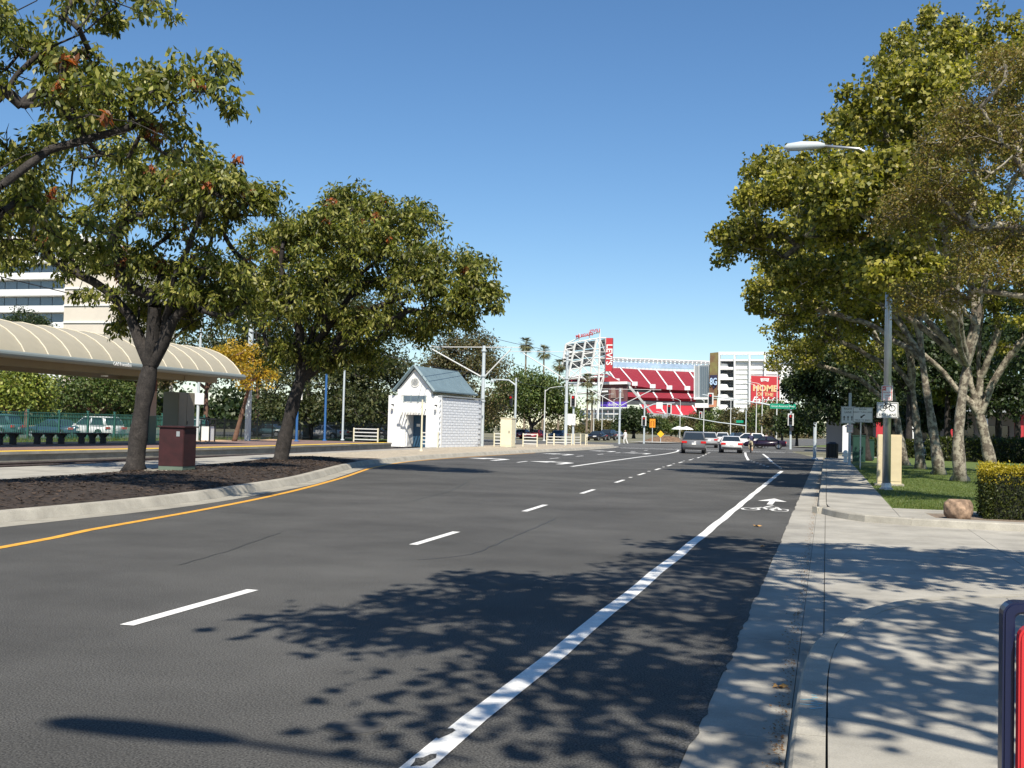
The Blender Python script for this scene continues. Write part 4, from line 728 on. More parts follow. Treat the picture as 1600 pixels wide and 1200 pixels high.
MB().add([(-.10, 0, -.02), (.0, 0, -.02), (-.03, 0, .02), (.12, 0, .13), (.07, 0, .16), (-.08, 0, .06), (-.10, 0, .10)], [tuple(range(7))]).build('arrow', M['black'], s3, (.08, -.062, 2.48))
b_ = G3(1327, 727, .13); so = thing('road_sign', 'lane-use arrow sign over a small no-parking plate on a grey post', 'road sign', (b_[0], b_[1], .12)); MB().tube([(0, 0, 0), (0, 0, 3.9)], .075, 10).build('post', M['galv_paint'], so)
s4 = plate('sign_plate', so, (-.1, -.1, 2.72), .74, .92, 'sign_white', 'black'); T('RIGHT', .15, (-.1, -.1, 3.04), 'black', s4); T('LANE', .15, (-.1, -.1, 2.86), 'black', s4)
for k in range(3): MB().add([(-.02, 0, 0), (.02, 0, 0), (.02, 0, .16), (.06, 0, .16), (0, 0, .25), (-.06, 0, .16), (-.02, 0, .16)], [tuple(range(7))]).build('arrow', M['black'], s4, (-.3+.2*k, -.112, 2.42))
s5 = plate('small_plate', so, (0, -.1, 1.98), .34, .44, 'sign_white', 'red'); T('NO', .13, (0, -.1, 2.08), 'red', s5); T('PARKING', .07, (0, -.1, 1.96), 'red', s5)
tb = thing('utility_pedestal', 'tan two-door utility pedestal right behind the lamp post', 'cabinet', (1.98, 38.6, .13)); box('body', (0, 0, .85), (.74, .5, 1.62), M['tan'], tb, bevel=.015); box('foot', (0, 0, .02), (.9, .65, .1), M['concrete_old'], tb)
for sx in (-.18, .18): box('door', (sx, -.255, .88), (.34, .015, 1.45), M['tan'], tb)
for i, (px, py, w_, h_, m, lb) in enumerate([(1342, 722, .75, 1.6, 'cab_green', 'dark green utility cabinet next to the grey sign post'), (1356, 719, .8, 1.35, 'cab_green', 'lower dark green utility cabinet on the lawn')]):
    g_ = G(px, py, .12); o = thing('utility_cabinet', lb, 'cabinet', (g_.x, g_.y+.3, .12), 0, 'green utility cabinets'); box('body', (0, 0, h_/2), (w_, .7, h_), M[m], o, bevel=.02); box('lid', (0, 0, h_+.02), (w_+.06, .76, .05), M[m], o); box('door', (0, -.36, h_*.5), (w_*.85, .02, h_*.85), M[m], o)
g_ = G(1321, 723, .12); hy = thing('fire_hydrant', 'pale fire hydrant beside the grey sign post', 'hydrant', (g_.x, g_.y, .12)); MB().lathe([(.17, 0), (.17, .06), (.11, .08), (.11, .5), (.16, .52), (.16, .58), (.12, .68), (.04, .76)], n=14).build('barrel', M['sign_white'], hy); MB().tube([(-.2, 0, .42), (.2, 0, .42)], .06, 10).build('nozzle', M['sign_white'], hy); MB().tube([(0, 0, .42), (0, -.2, .42)], .075, 10).build('nozzle', M['sign_white'], hy)
g_ = G(1293, 716, .14); bn = thing('litter_bin', 'black slatted litter bin at the far pavement corner', 'bin', (g_.x+.3, g_.y, .14)); MB().lathe([(.33, .05), (.36, .9), (.38, 1.0), (.2, 1.12)], n=16).build('liner', M['black'], bn)
for k in range(16): a = k*math.pi/8; box('slat', (.39*math.cos(a), .39*math.sin(a), .5), (.03, .1, .95), M['dark'], bn, a)
g_ = G(1259, 715, .1); pole('steel_post', 'plain blue-grey steel post at the far pavement corner', 'post', (g_.x+.6, g_.y, .0), 2.6, .12, 'galv_paint', top=1)
# A-board at the pavement edge
ab = P(1562, 935, 4.6); o = thing('sandwich_board', 'navy and red framed white board at the pavement edge', 'sign', (ab.x+.55, ab.y, .148), R(3))
for nm, hw_, h_, bar_, yy, dp, mm_ in (('outer_frame', .55, ab.z-.15, .042, 0, .09, 'navy'), ('inner_frame', .507, ab.z-.15-.075, .055, -.075, .06, 'red')):
    def rr_(hw, h, r_): return [(-hw, 0)]+[(-hw+r_-r_*math.cos(a), h-r_+r_*math.sin(a)) for a in np.linspace(0, math.pi/2, 6)]+[(hw-r_+r_*math.sin(a), h-r_+r_*math.cos(a)) for a in np.linspace(0, math.pi/2, 6)]+[(hw, 0)]
    A_, B_ = rr_(hw_, h_, .05), rr_(hw_-bar_, h_-bar_, .025); n_ = len(A_); mb = MB()
    mb.add([(x, yy-dp/2, z) for x, z in A_]+[(x, yy-dp/2, z) for x, z in B_]+[(x, yy+dp/2, z) for x, z in A_]+[(x, yy+dp/2, z) for x, z in B_],
      [(i, i+1, n_+i+1, n_+i) for i in range(n_-1)]+[(2*n_+i+1, 2*n_+i, 3*n_+i, 3*n_+i+1) for i in range(n_-1)]+[(i+1, i, 2*n_+i, 2*n_+i+1) for i in range(n_-1)]+[(n_+i, n_+i+1, 3*n_+i+1, 3*n_+i) for i in range(n_-1)]+[(0, n_, 3*n_, 2*n_), (n_-1, 2*n_-1, 4*n_-1, 3*n_-1)])
    mb.build(nm, M[mm_], o, bevel=.008)
box('panel', (0, -.06, (ab.z-.15)/2), (.88, .012, ab.z-.15-.22), M['sign_white'], o); box('foot', (0, .0, .015), (1.08, .5, .03), M['navy'], o)
# warning signs on the far island
for i, (px, py, m, lb) in enumerate([(1032, 692, 'sign_yellow', 'yellow diamond sign before the mulch mound'), (1019, 692, 'orange', 'square orange sign on a post at the crossing island')]):
    g_ = P(px, py, 158); o = thing('warning_sign', lb, 'sign', (g_.x, g_.y, -.01)); h_ = (1.3, 3.3)[i]; MB().tube([(0, 0, 0), (0, 0, h_)], .05, 8).build('post', M['galv_paint'], o)
    if i == 0: MB().box((0, -.07, h_), (.7, .03, .7), 0, 0, Matrix.Rotation(R(45), 4, 'Y')).build('plate', M[m], o)
    else:
        pl = box('plate', (0, -.07, h_-.5), (.8, .03, 1.2), M[m], o); MB().tube([(-.2, -.1, h_-.9), (-.2, -.1, h_-.3), (0, -.1, h_-.15), (.2, -.1, h_-.3), (.2, -.1, h_-.9)], .045, 4).build('symbol', M['black'], pl)
mp = P(1042, 690, 172); bmm = bmesh.new(); bmesh.ops.create_grid(bmm, x_segments=24, y_segments=12, size=1)
for v in bmm.verts: r2 = min(1, v.co.x**2+v.co.y**2); v.co = Vector((v.co.x*3.6, v.co.y*3, (1-r2)**.7*1.0+random.uniform(-.05, .05)*(r2 < .95)))
me = bpy.data.meshes.new('mulch_mound'); bmm.to_mesh(me); bmm.free(); tag(link('mulch_mound', me, mat('mound', (.16, .10, .06), .95, .5, 3, bump=1, bscale=8), None, (mp.x, mp.y, -.02)), kind='structure')
il = P(1000, 692, 170); sheet('far_island', [(-26, 152), (-21.5, 152), (-19.8, 175), (-16, 260), (-28, 260), (-27, 175)], .12, M['concrete']); 
sheet('far_lawn', [(-4.6, 151.5), (40, 151.5), (90, 420), (26, 420)], .1, M['lawn']); sheet('far_path', [(-4.5, 151), (40, 151), (40, 155.5), (-3.9, 155.5)], .12, M['concrete'])
# ------------------------------------------------------------ vehicles
def car(lbl, loc, rz, color, kind='sedan', group='cars at the crossing', detail=True):
    L_, W_, H_ = (4.7, 1.84, 1.45) if kind == 'sedan' else (4.75, 1.93, 1.74)
    o = thing('car' if kind == 'sedan' else 'suv', lbl, 'car', loc, rz, group); hw = W_/2; y0, y1 = -L_/2, L_/2; bt = .93 if kind == 'sedan' else 1.05
    if kind == 'sedan': low = [(y0+.1, .3), (y0, .5), (y0+.03, .85), (y0+.12, bt+.03), (y0+.85, bt+.06), (y1-1.45, bt+.02), (y1-.3, .78), (y1-.03, .62), (y1, .45), (y1-.1, .26)]; gh = [(y0+.8, bt+.04), (y0+1.55, H_-.04), (y0+1.9, H_), (y1-2.2, H_-.01), (y1-1.35, bt)]
    else: low = [(y0+.1, .34), (y0, .55), (y0+.02, .9), (y0+.1, bt+.03), (y0+.5, bt+.05), (y1-1.35, bt+.02), (y1-.25, .95), (y1-.03, .75), (y1, .5), (y1-.1, .3)]; gh = [(y0+.12, bt+.02), (y0+.5, H_-.06), (y0+.9, H_), (y1-2.1, H_-.02), (y1-1.2, bt)]
    mb = MB()
    def loft(pr, wf):
        n = len(pr); v = []
        for s in (-1, 1):
            for y, z in pr: v.append((s*wf(y, z), y, z))
        mb.add(v, [tuple(range(n)), tuple(range(2*n-1, n-1, -1))]+[(i, n+i, n+(i+1) % n, (i+1) % n) for i in range(n)])
    loft(low, lambda y, z: hw*(.93 if (abs(y) > L_/2-.15) else 1)*(.97 if z > bt-.02 or z < .32 else 1)); body = mb.build('body', color, o, bevel=.045, smooth=True)
    tw = .76; mb = MB(); loft(gh, lambda y, z: hw*(.95-(z-bt)/(H_-bt)*(.95-tw))); cab = mb.build('cabin', color, body, bevel=.04, smooth=True)
    def gp(a, b, c, d, ins, name):       # inset pane on a quad, pushed out
        a, b, c, d = map(Vector, (a, b, c, d)); m_ = (a+b+c+d)/4; nn = (b-a).cross(d-a).normalized()
        if nn.dot(m_-Vector((0, 0, bt))) < 0: nn = -nn
        q = [p+(m_-p)*ins+nn*.014 for p in (a, b, c, d)]; MB().add(q+[p-nn*.01 for p in q], [(0, 1, 2, 3), (7, 6, 5, 4), (0, 4, 5, 1), (1, 5, 6, 2), (2, 6, 7, 3), (3, 7, 4, 0)]).build(name, M['glass'], body)
    wl, wt = hw*.95, hw*tw; g0, g1, g2, g3, g4 = gh
    gp((-wl, *g0), (wl, *g0), (wt+.03, *g1), (-wt-.03, *g1), .14, 'rear_window'); gp((-wl, *g4), (wl, *g4), (wt, *g3), (-wt, *g3), .12, 'windscreen')
    for s in (-1, 1):
        ym = (g2[0]+g3[0])/2
        gp((s*wl, g0[0]+.1, bt+.03), (s*wl, ym-.05, bt+.03), (s*wt, ym-.05, H_-.05), (s*wt, g1[0]+.15, H_-.05), .1, 'side_window'); gp((s*wl, ym+.05, bt+.03), (s*wl, g4[0]-.15, bt+.02), (s*wt, g3[0]-.02, H_-.05), (s*wt, ym+.05, H_-.05), .1, 'side_window')
        box('tail_light', (s*(hw-.22), y0+.035, bt-.14), (.40, .09, .16), M['tail'], body); box('headlight', (s*(hw-.27), y1-.10, .68), (.38, .14, .14), M['lamp'], body); box('mirror', (s*(hw+.08), y1-1.55, bt+.06), (.18, .1, .13), color, body)
        for yy in (y0+.85, y1-.9):
            r = .33 if kind == 'sedan' else .37; mb = MB(); mb.tube([(s*(hw-.22), yy, r), (s*(hw+.01), yy, r)], r, 18); wh = mb.build('wheel', M['tyre'], o); mb = MB(); mb.tube([(s*(hw-.02), yy, r), (s*(hw+.02), yy, r)], r*.62, 12); mb.build('rim', M['rim'], wh)
            mb = MB(); mb.tube([(s*(hw-.3), yy, r+.02), (s*(hw+.004), yy, r+.02)], r*1.16, 18); mb.build('wheel_arch', M['dark'], body)
    box('bumper_trim', (0, y0+.03, .40), (W_*.86, .12, .2), M['dark'], body); box('number_plate', (0, y0-.012, .78 if kind == 'suv' else .72), (.32, .02, .16), M['sign_white'], body); box('grille', (0, y1-.02, .5), (.9, .06, .2), M['dark'], body)
    return o
CP = {k: paint(c, 'paint_'+k) for k, c in dict(grey=(.16, .165, .175), white=(.78, .78, .77), silver=(.42, .43, .44), black=(.015, .015, .018), red=(.33, .02, .03), blue=(.03, .05, .10), teal=(.05, .11, .13), purple=(.018, .010, .026)).items()}
a0 = R(7)
def onroad(px, py, z=0): g = G(px, py, z); return (g.x, g.y+2.2, 0)
car('grey suv driving away in the through lane', onroad(1078.5, 708.7), a0, CP['grey'], 'suv'); car('white sedan waiting beside the cyclist', onroad(1138, 708), a0, CP['white'])
for px, py, Y, rz, c, k, lb in [(1107, 697, 128, a0, 'silver', 'suv', 'silver car in the crossing ahead of the grey suv'), (1128, 693, 165, a0, 'white', 'suv', 'white car past the crossing, ahead of the silver one'), (1150, 692, 185, R(20), 'black', 'suv', 'black suv queuing past the crossing'), (1166, 697, 135, R(95), 'white', 'suv', 'white suv crossing side-on behind the cyclist'), (1195, 698, 130, R(92), 'purple', 'sedan', 'dark plum sedan crossing side-on right of the cyclist'), (1180, 693, 160, R(5), 'silver', 'sedan', 'silver sedan behind the plum one'), (1098, 692, 190, a0, 'black', 'sedan', 'black sedan in the queue beyond the grey suv'),
  (815, 686, 168, R(172), 'red', 'sedan', 'red car facing the road behind the cream cabinet'), (837, 686, 165, R(168), 'red', 'sedan', 'red car with its lamps lit beside the street lamp'), (872, 686, 172, R(175), 'blue', 'sedan', 'dark blue car beyond the low barriers'), (932, 687, 172, R(170), 'black', 'sedan', 'black car with pale front waiting on the left approach'), (948, 687, 182, R(170), 'black', 'suv', 'black suv behind the pale-fronted car'), (963, 686, 210, R(170), 'silver', 'sedan', 'silver car farther back on the left approach')]:
    b = P(px, py, Y); car(lb, (b.x, Y, 0), rz, CP[c], k)
for x, y, rz, c, k, lb in [(-52.5, 72.5, R(76), 'white', 'suv', 'white suv parked side-on behind the platform fence'), (-56.5, 66, R(100), 'teal', 'suv', 'teal suv parked behind the fence at the left'), (-55.5, 72, R(80), 'blue', 'sedan', 'dark sedan parked between the teal and white suvs'), (-49.0, 105, R(85), 'white', 'sedan', 'white sedan parked behind the dark railing'), (-46, 110, R(95), 'black', 'sedan', 'black sedan parked near the hut'), (-60.5, 98, R(90), 'silver', 'suv', 'silver suv parked far behind the fence'), (-57.5, 60.5, R(95), 'black', 'sedan', 'black sedan parked at the left end of the car park'), (-58, 110, R(90), 'teal', 'sedan', 'teal sedan parked deep behind the blue posts')]: car(lb, (x, y, .025), rz, CP[c], k, 'cars parked behind the platform fence')
for px, Y, rz, c, lb in [(1448, 104, R(80), 'silver', 'silver car parked behind the lawn trees'), (1575, 100, R(85), 'black', 'dark car parked before the red and white building')]: b = P(px, 700, Y); car(lb, (b.x, Y, 0), rz, CP[c], 'sedan', 'cars parked behind the lawn')
# ------------------------------------------------------------ people
def person(root, joints, edges, rad, zones, mats):
    me = bpy.data.meshes.new('body'); me.from_pydata(joints, edges, []); o = bpy.data.objects.new('body', me); COL.objects.link(o)
    sk = o.modifiers.new('s', 'SKIN'); o.modifiers.new('ss', 'SUBSURF').levels = 1
    for i, r in enumerate(rad): me.skin_vertices[0].data[i].radius = (r, r)
    me.skin_vertices[0].data[0].use_root = True
    dg = bpy.context.evaluated_depsgraph_get(); nm = bpy.data.meshes.new_from_object(o.evaluated_get(dg)); bpy.data.objects.remove(o)
    nm.materials.clear()
    for m in mats: nm.materials.append(M[m])
    nm.polygons.foreach_set('material_index', [zones(p.center) for p in nm.polygons]); nm.polygons.foreach_set('use_smooth', [True]*len(nm.polygons)); nm.name = 'body'
    return link('body', nm, None, root)
def head(root, c, turn=0):
    bmm = bmesh.new(); bmesh.ops.create_uvsphere(bmm, u_segments=16, v_segments=12, radius=1)
    for v in bmm.verts: p = v.co; nose = .22 if (p.y > .9 and abs(p.x) < .25 and -.3 < p.z < .1) else 0; v.co = Vector((p.x*.075, p.y*.095+nose*.1, p.z*.12))
    me = bpy.data.meshes.new('head'); bmm.to_mesh(me); bmm.free(); h = link('head', me, M['skin'], root, c, turn)
    MB().lathe([(.06, .0), (.082, .03), (.078, .09), (.03, .125)], (0, -.012, .0), 12).build('hair', M['hair'], h); return h
# cyclist riding away: hips on the saddle, hands on the bar
cy = onroad(1173, 707.5); rt = thing('person', 'cyclist in navy top and khaki trousers riding away on a bicycle', 'person', (cy[0], cy[1]-2.2, .0), a0)
J = [(0, -.15, .98), (0, -.05, 1.22), (0, .08, 1.45), (0, .12, 1.55), (-.19, .08, 1.42), (-.24, .25, 1.2), (-.2, .42, 1.06), (.19, .08, 1.42), (.24, .25, 1.2), (.2, .42, 1.06), (-.12, .2, .72), (-.12, .02, .38), (-.12, .15, .34), (.12, .1, .60), (.12, -.1, .2), (.12, .05, .16)]
person(rt, J, [(0, 1), (1, 2), (2, 3), (2, 4), (4, 5), (5, 6), (2, 7), (7, 8), (8, 9), (0, 10), (10, 11), (11, 12), (0, 13), (13, 14), (14, 15)], [.17, .16, .17, .07, .08, .06, .04, .08, .06, .04, .10, .07, .05, .10, .07, .05], lambda c: 0 if c.z > 1.04 and (abs(c.x) < .3) and c.y < .36 else 2 if c.y > .36 and c.z > .95 else 1 if c.z > .4 else 2, ['cloth_navy', 'cloth_khaki', 'skin']); head(rt, (0, .15, 1.68))
bi = thing('bicycle', 'dark bicycle ridden by the person in the navy top', 'bicycle', (cy[0], cy[1]-2.2, 0), a0)
for yy in (-.5, .55):
    wl = MB(); wl.tube([(0, yy+.33*math.cos(a), .34+.33*math.sin(a)) for a in np.linspace(0, 2*math.pi, 25)], .018, 6, False); w_ = wl.build('wheel', M['tyre'], bi); sp_ = MB()
    for k in range(8): sp_.bar((0, yy, .34), (0, yy+.32*math.cos(k*.785), .34+.32*math.sin(k*.785)), .006)
    sp_.build('spokes', M['rim'], w_)
fr_ = MB()
for a, b in (((0, -.5, .34), (0, -.2, .85)), ((0, -.5, .34), (0, 0, .3)), ((0, -.2, .85), (0, 0, .3)), ((0, -.2, .82), (0, .38, .86)), ((0, 0, .3), (0, .38, .84)), ((0, .36, 1.0), (0, .55, .34))): fr_.bar(a, b, .035)
fr_.build('frame', M['maroon'], bi); MB().bar((-.26, .42, 1.02), (.26, .42, 1.02), .03).build('handlebar', M['black'], bi); box('saddle', (0, -.22, .88), (.14, .27, .05), M['black'], bi, bevel=.02); MB().bar((-.1, 0, .3), (.1, 0, .3), .03).build('pedals', M['black'], bi)
def walker(lbl, loc, rz, top, leg, grp=None):
    rt = thing('person', lbl, 'person', loc, rz, grp)
    J = [(0, 0, .95), (0, .0, 1.2), (0, .02, 1.42), (0, .03, 1.52), (-.19, .02, 1.4), (-.24, .08, 1.12), (-.22, .22, .9), (.19, .02, 1.4), (.24, -.06, 1.12), (.22, -.1, .86), (-.1, .18, .5), (-.1, .1, .08), (-.1, .24, .05), (.1, -.08, .5), (.1, -.3, .1), (.1, -.2, .05)]
    person(rt, J, [(0, 1), (1, 2), (2, 3), (2, 4), (4, 5), (5, 6), (2, 7), (7, 8), (8, 9), (0, 10), (10, 11), (11, 12), (0, 13), (13, 14), (14, 15)], [.16, .15, .17, .065, .08, .055, .04, .08, .055, .04, .09, .06, .045, .09, .06, .045], lambda c: 2 if c.z > 1.46 or (abs(c.x) > .19 and c.z < 1.1 and c.z > .8) else 0 if c.z > .95 else 1 if c.z > .1 else 3, [top, leg, 'skin', 'dark']); head(rt, (0, .05, 1.66))
g_ = G(977, 694.5, 0); walker('person in white clothes walking across the crossing', (g_.x, g_.y, 0), R(70), 'cloth_white', 'cloth_white')
for px, lb in ((1187, 'person in a pale top standing behind the cyclist'), (1197, 'person in a white top beside the corner trees')): b = P(px, 695, 140); walker(lb, (b.x, 140, 0), R(30), 'cloth_white', 'cloth_navy')
# ------------------------------------------------------------ stadium
SY = 660
st = thing('stadium', 'red-seated stadium with white scoreboard frame and tall white suite tower', 'stadium', (0, SY, 0)); SO = Vector((0, SY, 0))
def SP(px, py, Y=SY): return P(px, py, Y)-SO
def slab3(name, q, th, m, parent):       # thick panel from four points, thickness away from the viewer
    q = [Vector(p) for p in q]; b = [p+Vector((0, th, 0)) for p in q]; return MB().add(q+b, [(0, 1, 2, 3), (7, 6, 5, 4), (0, 4, 5, 1), (1, 5, 6, 2), (2, 6, 7, 3), (3, 7, 4, 0)]).build(name, m, parent)
def quadpx(name, pts, Y, th, m, parent): return slab3(name, [SP(x, y, Y) for x, y in pts], th, m, parent)
def deck(tops, bots, Yt, Yb, m, name='seating_section'):    # raked seating: rows rise away from the viewer
    for (a, b), (c, d) in zip(zip(tops, bots), zip(tops[1:], bots[1:])):
        A, B, C, D = SP(*a, Yt), SP(*b, Yb), SP(*d, Yb), SP(*c, Yt); e = (D-A).normalized()*.55
        s = MB(); q = [A+e, B+e, C-e, D-e]; s.add(q+[p+Vector((0, 2, -2)) for p in q], [(0, 1, 2, 3), (7, 6, 5, 4), (0, 4, 5, 1), (1, 5, 6, 2), (2, 6, 7, 3), (3, 7, 4, 0)]); s.build(name, m, st)
        k = MB(); q = [A-e*1.0, B-e*1.0, B+e*.9, A+e*.9]; q = [p+Vector((0, -.6, .4)) for p in q]; k.add(q+[p+Vector((0, 2, -2)) for p in q], [(0, 1, 2, 3), (7, 6, 5, 4), (0, 4, 5, 1), (1, 5, 6, 2), (2, 6, 7, 3), (3, 7, 4, 0)]); k.build('aisle', M['white'], st)
        v = MB(); mid = B-e*.5; v.box((mid.x, mid.y-1.2, mid.z+1.6), (4.0, 2, 3.0)); v.build('vomitory', M['white_steel'], st) if name == 'seating_section' else None
deck([(948, 575), (969, 575), (997, 577), (1025, 578.5), (1053, 580), (1077, 581), (1105, 583)], [(965, 598), (993, 603), (1021, 607), (1047, 609), (1075, 610), (1099, 611), (1125, 612)], 900, 840, M['seat_red'])
deck([(955, 612), (996, 613), (1021, 613.5), (1048, 614), (1075, 615), (1100, 615.5)], [(965, 619), (1000, 621), (1027, 622), (1052, 622.5), (1080, 623), (1104, 623.5)], 838, 820, M['seat_red'], 'club_section')
deck([(1000, 632), (1030, 633), (1057, 633.5), (1082, 634), (1105, 634.5)], [(1010, 650), (1042, 651), (1068, 652), (1094, 653), (1118, 654)], 818, 780, M['banner_red'], 'lower_section')
quadpx('suite_band', [(955, 604), (1110, 611.5), (1110, 616), (955, 612)], 842, 8, M['dark'], st); quadpx('suite_band', [(960, 621), (1110, 624), (1110, 634), (960, 631.5)], 822, 10, M['board_dark'], st); quadpx('bowl_base', [(930, 640), (1130, 652), (1130, 678), (930, 678)], 779, 6, M['stad_grey'], st)
quadpx('ribbon_board', [(952, 565), (1120, 571), (1120, 577), (952, 574)], 905, 3, M['ribbon'], st)
for i in range(26): x = 953+i*6.2; y = 561+i*.25; quadpx('rail_panel', [(x, y+11.8), (x+4.6, y+12), (x+4.6, y+15), (x, y+14.8)], 903, 1, M['white_steel'], st)
mb = MB()
for i in range(27):
    x = 953+i*6.2; y = 559+i*.24; mb.bar(SP(x, y, 906), SP(x, y+6, 906), .5); mb.bar(SP(x, y, 906), SP(x+6.2, y+6, 906), .35)
for dy in (0, 2.6, 6): mb.bar(SP(952, 559+dy, 906), SP(1120, 565.5+dy, 906), .7)
mb.build('light_gantry', M['white_steel'], st)
for i in range(24): x = 954+i*6.8; quadpx('floodlight', [(x, 560+i*.27), (x+4.4, 560.1+i*.27), (x+4.4, 563+i*.27), (x, 563+i*.27)], 905, 1.2, M['stad_grey'], st)
# scoreboard
sbd = empty('scoreboard', (0, 0, 0), 0, st)
cols_ = [(884, 899), (899, 915), (915, 932), (937, 946.5)]
for r_, (ya, yb) in enumerate([(540, 551), (553, 565), (567, 579)]):
    for c_, (xa, xb) in enumerate(cols_):
        sl_ = -6*r_*(.35 if c_ < 3 else 0); dyc = -(c_)*2.6-1; quadpx('board_panel', [(xa+sl_+1, ya+dyc), (xb+sl_-.6, ya+dyc-2), (xb+sl_-2.2*(c_ < 3), yb+dyc-1.6), (xa+sl_-1.2*(c_ < 3), yb+dyc)], 682, 2, M['board_dark'], sbd)
mb = MB()
legs = [((884, 538), (878, 572)), ((899, 535), (885, 604)), ((915, 532), (900, 618)), ((932, 529), (920, 598)), ((937, 528), (934, 655)), ((947, 528), (946, 580))]
for a, b in legs: mb.bar(SP(*a, 680), SP(*b, 680), .9)
for (a, b), (c, d) in zip(legs, legs[1:]):
    for t in (0, .25, .45, .62, .8):
        L0 = SP(a[0]+(b[0]-a[0])*t, a[1]+(b[1]-a[1])*t, 680); t2 = min(1, t*(b[1]-a[1])/(d[1]-c[1])); R0 = SP(c[0]+(d[0]-c[0])*t2, c[1]+(d[1]-c[1])*t2, 680); mb.bar(L0, R0, .5)
        if t < .8: t3 = t+.2; R1 = SP(c[0]+(d[0]-c[0])*min(1, t3*(b[1]-a[1])/(d[1]-c[1])), c[1]+(d[1]-c[1])*min(1, t3*(b[1]-a[1])/(d[1]-c[1])), 680); mb.bar(L0, R1, .32)
for y in (590, 601, 614): mb.bar(SP(882, y+2, 684), SP(950, y-2, 684), 1.0)
mb.bar(SP(884, 538, 680), SP(906, 527, 680), .5); mb.bar(SP(905, 527, 680), SP(937, 519, 680), .6); mb.bar(SP(905, 521, 680), SP(905, 533, 680), .6); mb.bar(SP(937, 514, 680), SP(937, 530, 680), .6); mb.bar(SP(921, 517, 680), SP(921, 532, 680), .6)
mb.build('truss', M['white_steel'], sbd)
def mirrored(s, px, py, Y, size, m, parent, nm): c = SP(px, py, Y); return text(s, size, Matrix.Translation(c) @ Matrix.Rotation(R(90), 4, 'X') @ Matrix.Rotation(R(9), 4, 'Z') @ Matrix.Diagonal((-1, 1, 1, 1)), m, parent, nm, ext=.2, bold=.05)
mirrored('STADIUM', 913, 524, 679, 2.6, M['banner_red'], sbd, 'rooftop_letters'); mirrored("LEVI'S", 929.5, 517, 679, 2.6, M['banner_red'], sbd, 'rooftop_letters')
lb_ = quadpx('red_banner', [(947, 528), (957, 528), (956, 580), (946, 580)], 676, 3, M['banner_red'], st); c = SP(951.6, 554, 675.8); text("LEVI'S", 5.2, Matrix.Translation(c) @ Matrix.Rotation(R(90), 4, 'X') @ Matrix.Rotation(R(-90), 4, 'Z'), M['sign_white'], lb_, bold=.12)
# concourse and video wall below the board
quadpx('seating_strip', [(888, 590), (947, 584), (970, 597), (975, 599), (888, 597)], 700, 4, M['seat_red'], st); quadpx('concourse_slab', [(885, 598), (980, 596), (980, 600), (885, 602)], 690, 14, M['white'], st)
vw = quadpx('video_wall', [(938, 600.5), (980, 600.5), (980, 628), (938, 628)], 692, 2, M['brownpanel'], st); quadpx('purple_strip', [(938, 628), (979, 627.5), (979, 636), (938, 636)], 691, 2.5, M['purple'], st); text('dolby', 2.6, Matrix.Translation(SP(957, 632, 690.6)) @ Matrix.Rotation(R(90), 4, 'X'), M['sign_white'], vw)
for i in range(3): quadpx('portrait', [(943+i*12, 606), (949+i*12, 606), (951+i*12, 622), (942+i*12, 622)], 691.4, .3, mat('portrait', (.22, .15, .13), .7, .4, .4), vw)
mb = MB()
for i in range(7): mb.bar(SP(981+i*.5, 600+i*1.0, 700), SP(1005+i*3, 628+i*3.6, 720), .9)
mb.build('stair_rails', M['white_steel'], st)
for y in (638, 645, 655): quadpx('facade_slab', [(905, y), (980, y), (980, y+2.5), (905, y+2.5)], 694, 20, M['white'], st)
for i in range(8): quadpx('facade_glass', [(906+i*9, 641), (913+i*9, 641), (913+i*9, 654), (906+i*9, 654)], 697, 1, M['glass_b'], st)
quadpx('facade_base', [(905, 657.5), (985, 657.5), (985, 682), (905, 682)], 695, 18, M['board_dark'], st)
# suite tower
tw_ = empty('suite_tower', (0, 0, 0), 0, st); TY = 640
quadpx('glass_wing', [(1085, 572), (1107.5, 569.5), (1107.5, 622), (1084, 622)], TY, 25, M['stad_grey'], tw_)
for i in range(5): x = 1093+i*3; quadpx('wing_window', [(x, 572), (x+2, 572), (x+2, 620), (x, 620)], TY-.5, .6, M['glass_b'], tw_)
for x in (1084.2, 1091.5, 1107): quadpx('wing_frame', [(x, 569.5), (x+1.1, 569.5), (x+1.1, 623), (x, 623)], TY-1, 2, M['white_steel'], tw_)
quadpx('wing_sill', [(1084, 621), (1108, 621), (1108, 624), (1084, 624)], TY-1.5, 24, M['white'], tw_); quadpx('wing_base', [(1087, 624), (1108, 624), (1108, 630), (1087, 630)], TY+4, 16, M['glass'], tw_); quadpx('wing_band', [(1086, 630), (1110, 630), (1110, 637), (1086, 637)], TY-1, 20, M['white'], tw_); quadpx('wing_foot', [(1088, 637), (1110, 637), (1110, 672), (1088, 672)], TY+3, 14, M['maroon'], tw_)
mu = quadpx('mural_banner', [(1109.3, 551.5), (1121.8, 550.2), (1120.5, 622), (1107.8, 622)], TY-3, 4, M['mural'], tw_); em = quadpx('dark_emblem', [(1109.5, 586), (1120.6, 586), (1120, 602), (1114.5, 607.5), (1109.2, 602)][:4], TY-3.6, .5, M['cloth_navy'], mu); text('8G', 5.4, Matrix.Translation(SP(1114.8, 596.5, TY-4.3)) @ Matrix.Rotation(R(90), 4, 'X') @ Matrix.Diagonal((.62, 1, 1, 1)), mat('pale_blue', (.45, .6, .8), .5), em, bold=.12)
quadpx('orange_panel', [(1108, 623), (1120, 623), (1119, 636), (1108, 636)], TY-2, 3, mat('terracotta', (.5, .22, .12), .7), tw_)
for x in (1122.5, 1146.5, 1170, 1194, 1218, 1242): quadpx('white_column', [(x, 549.5), (x+2.7, 549.5), (x+2.4, 668), (x-.2, 668)], TY-2, 4, M['white_steel'], tw_)
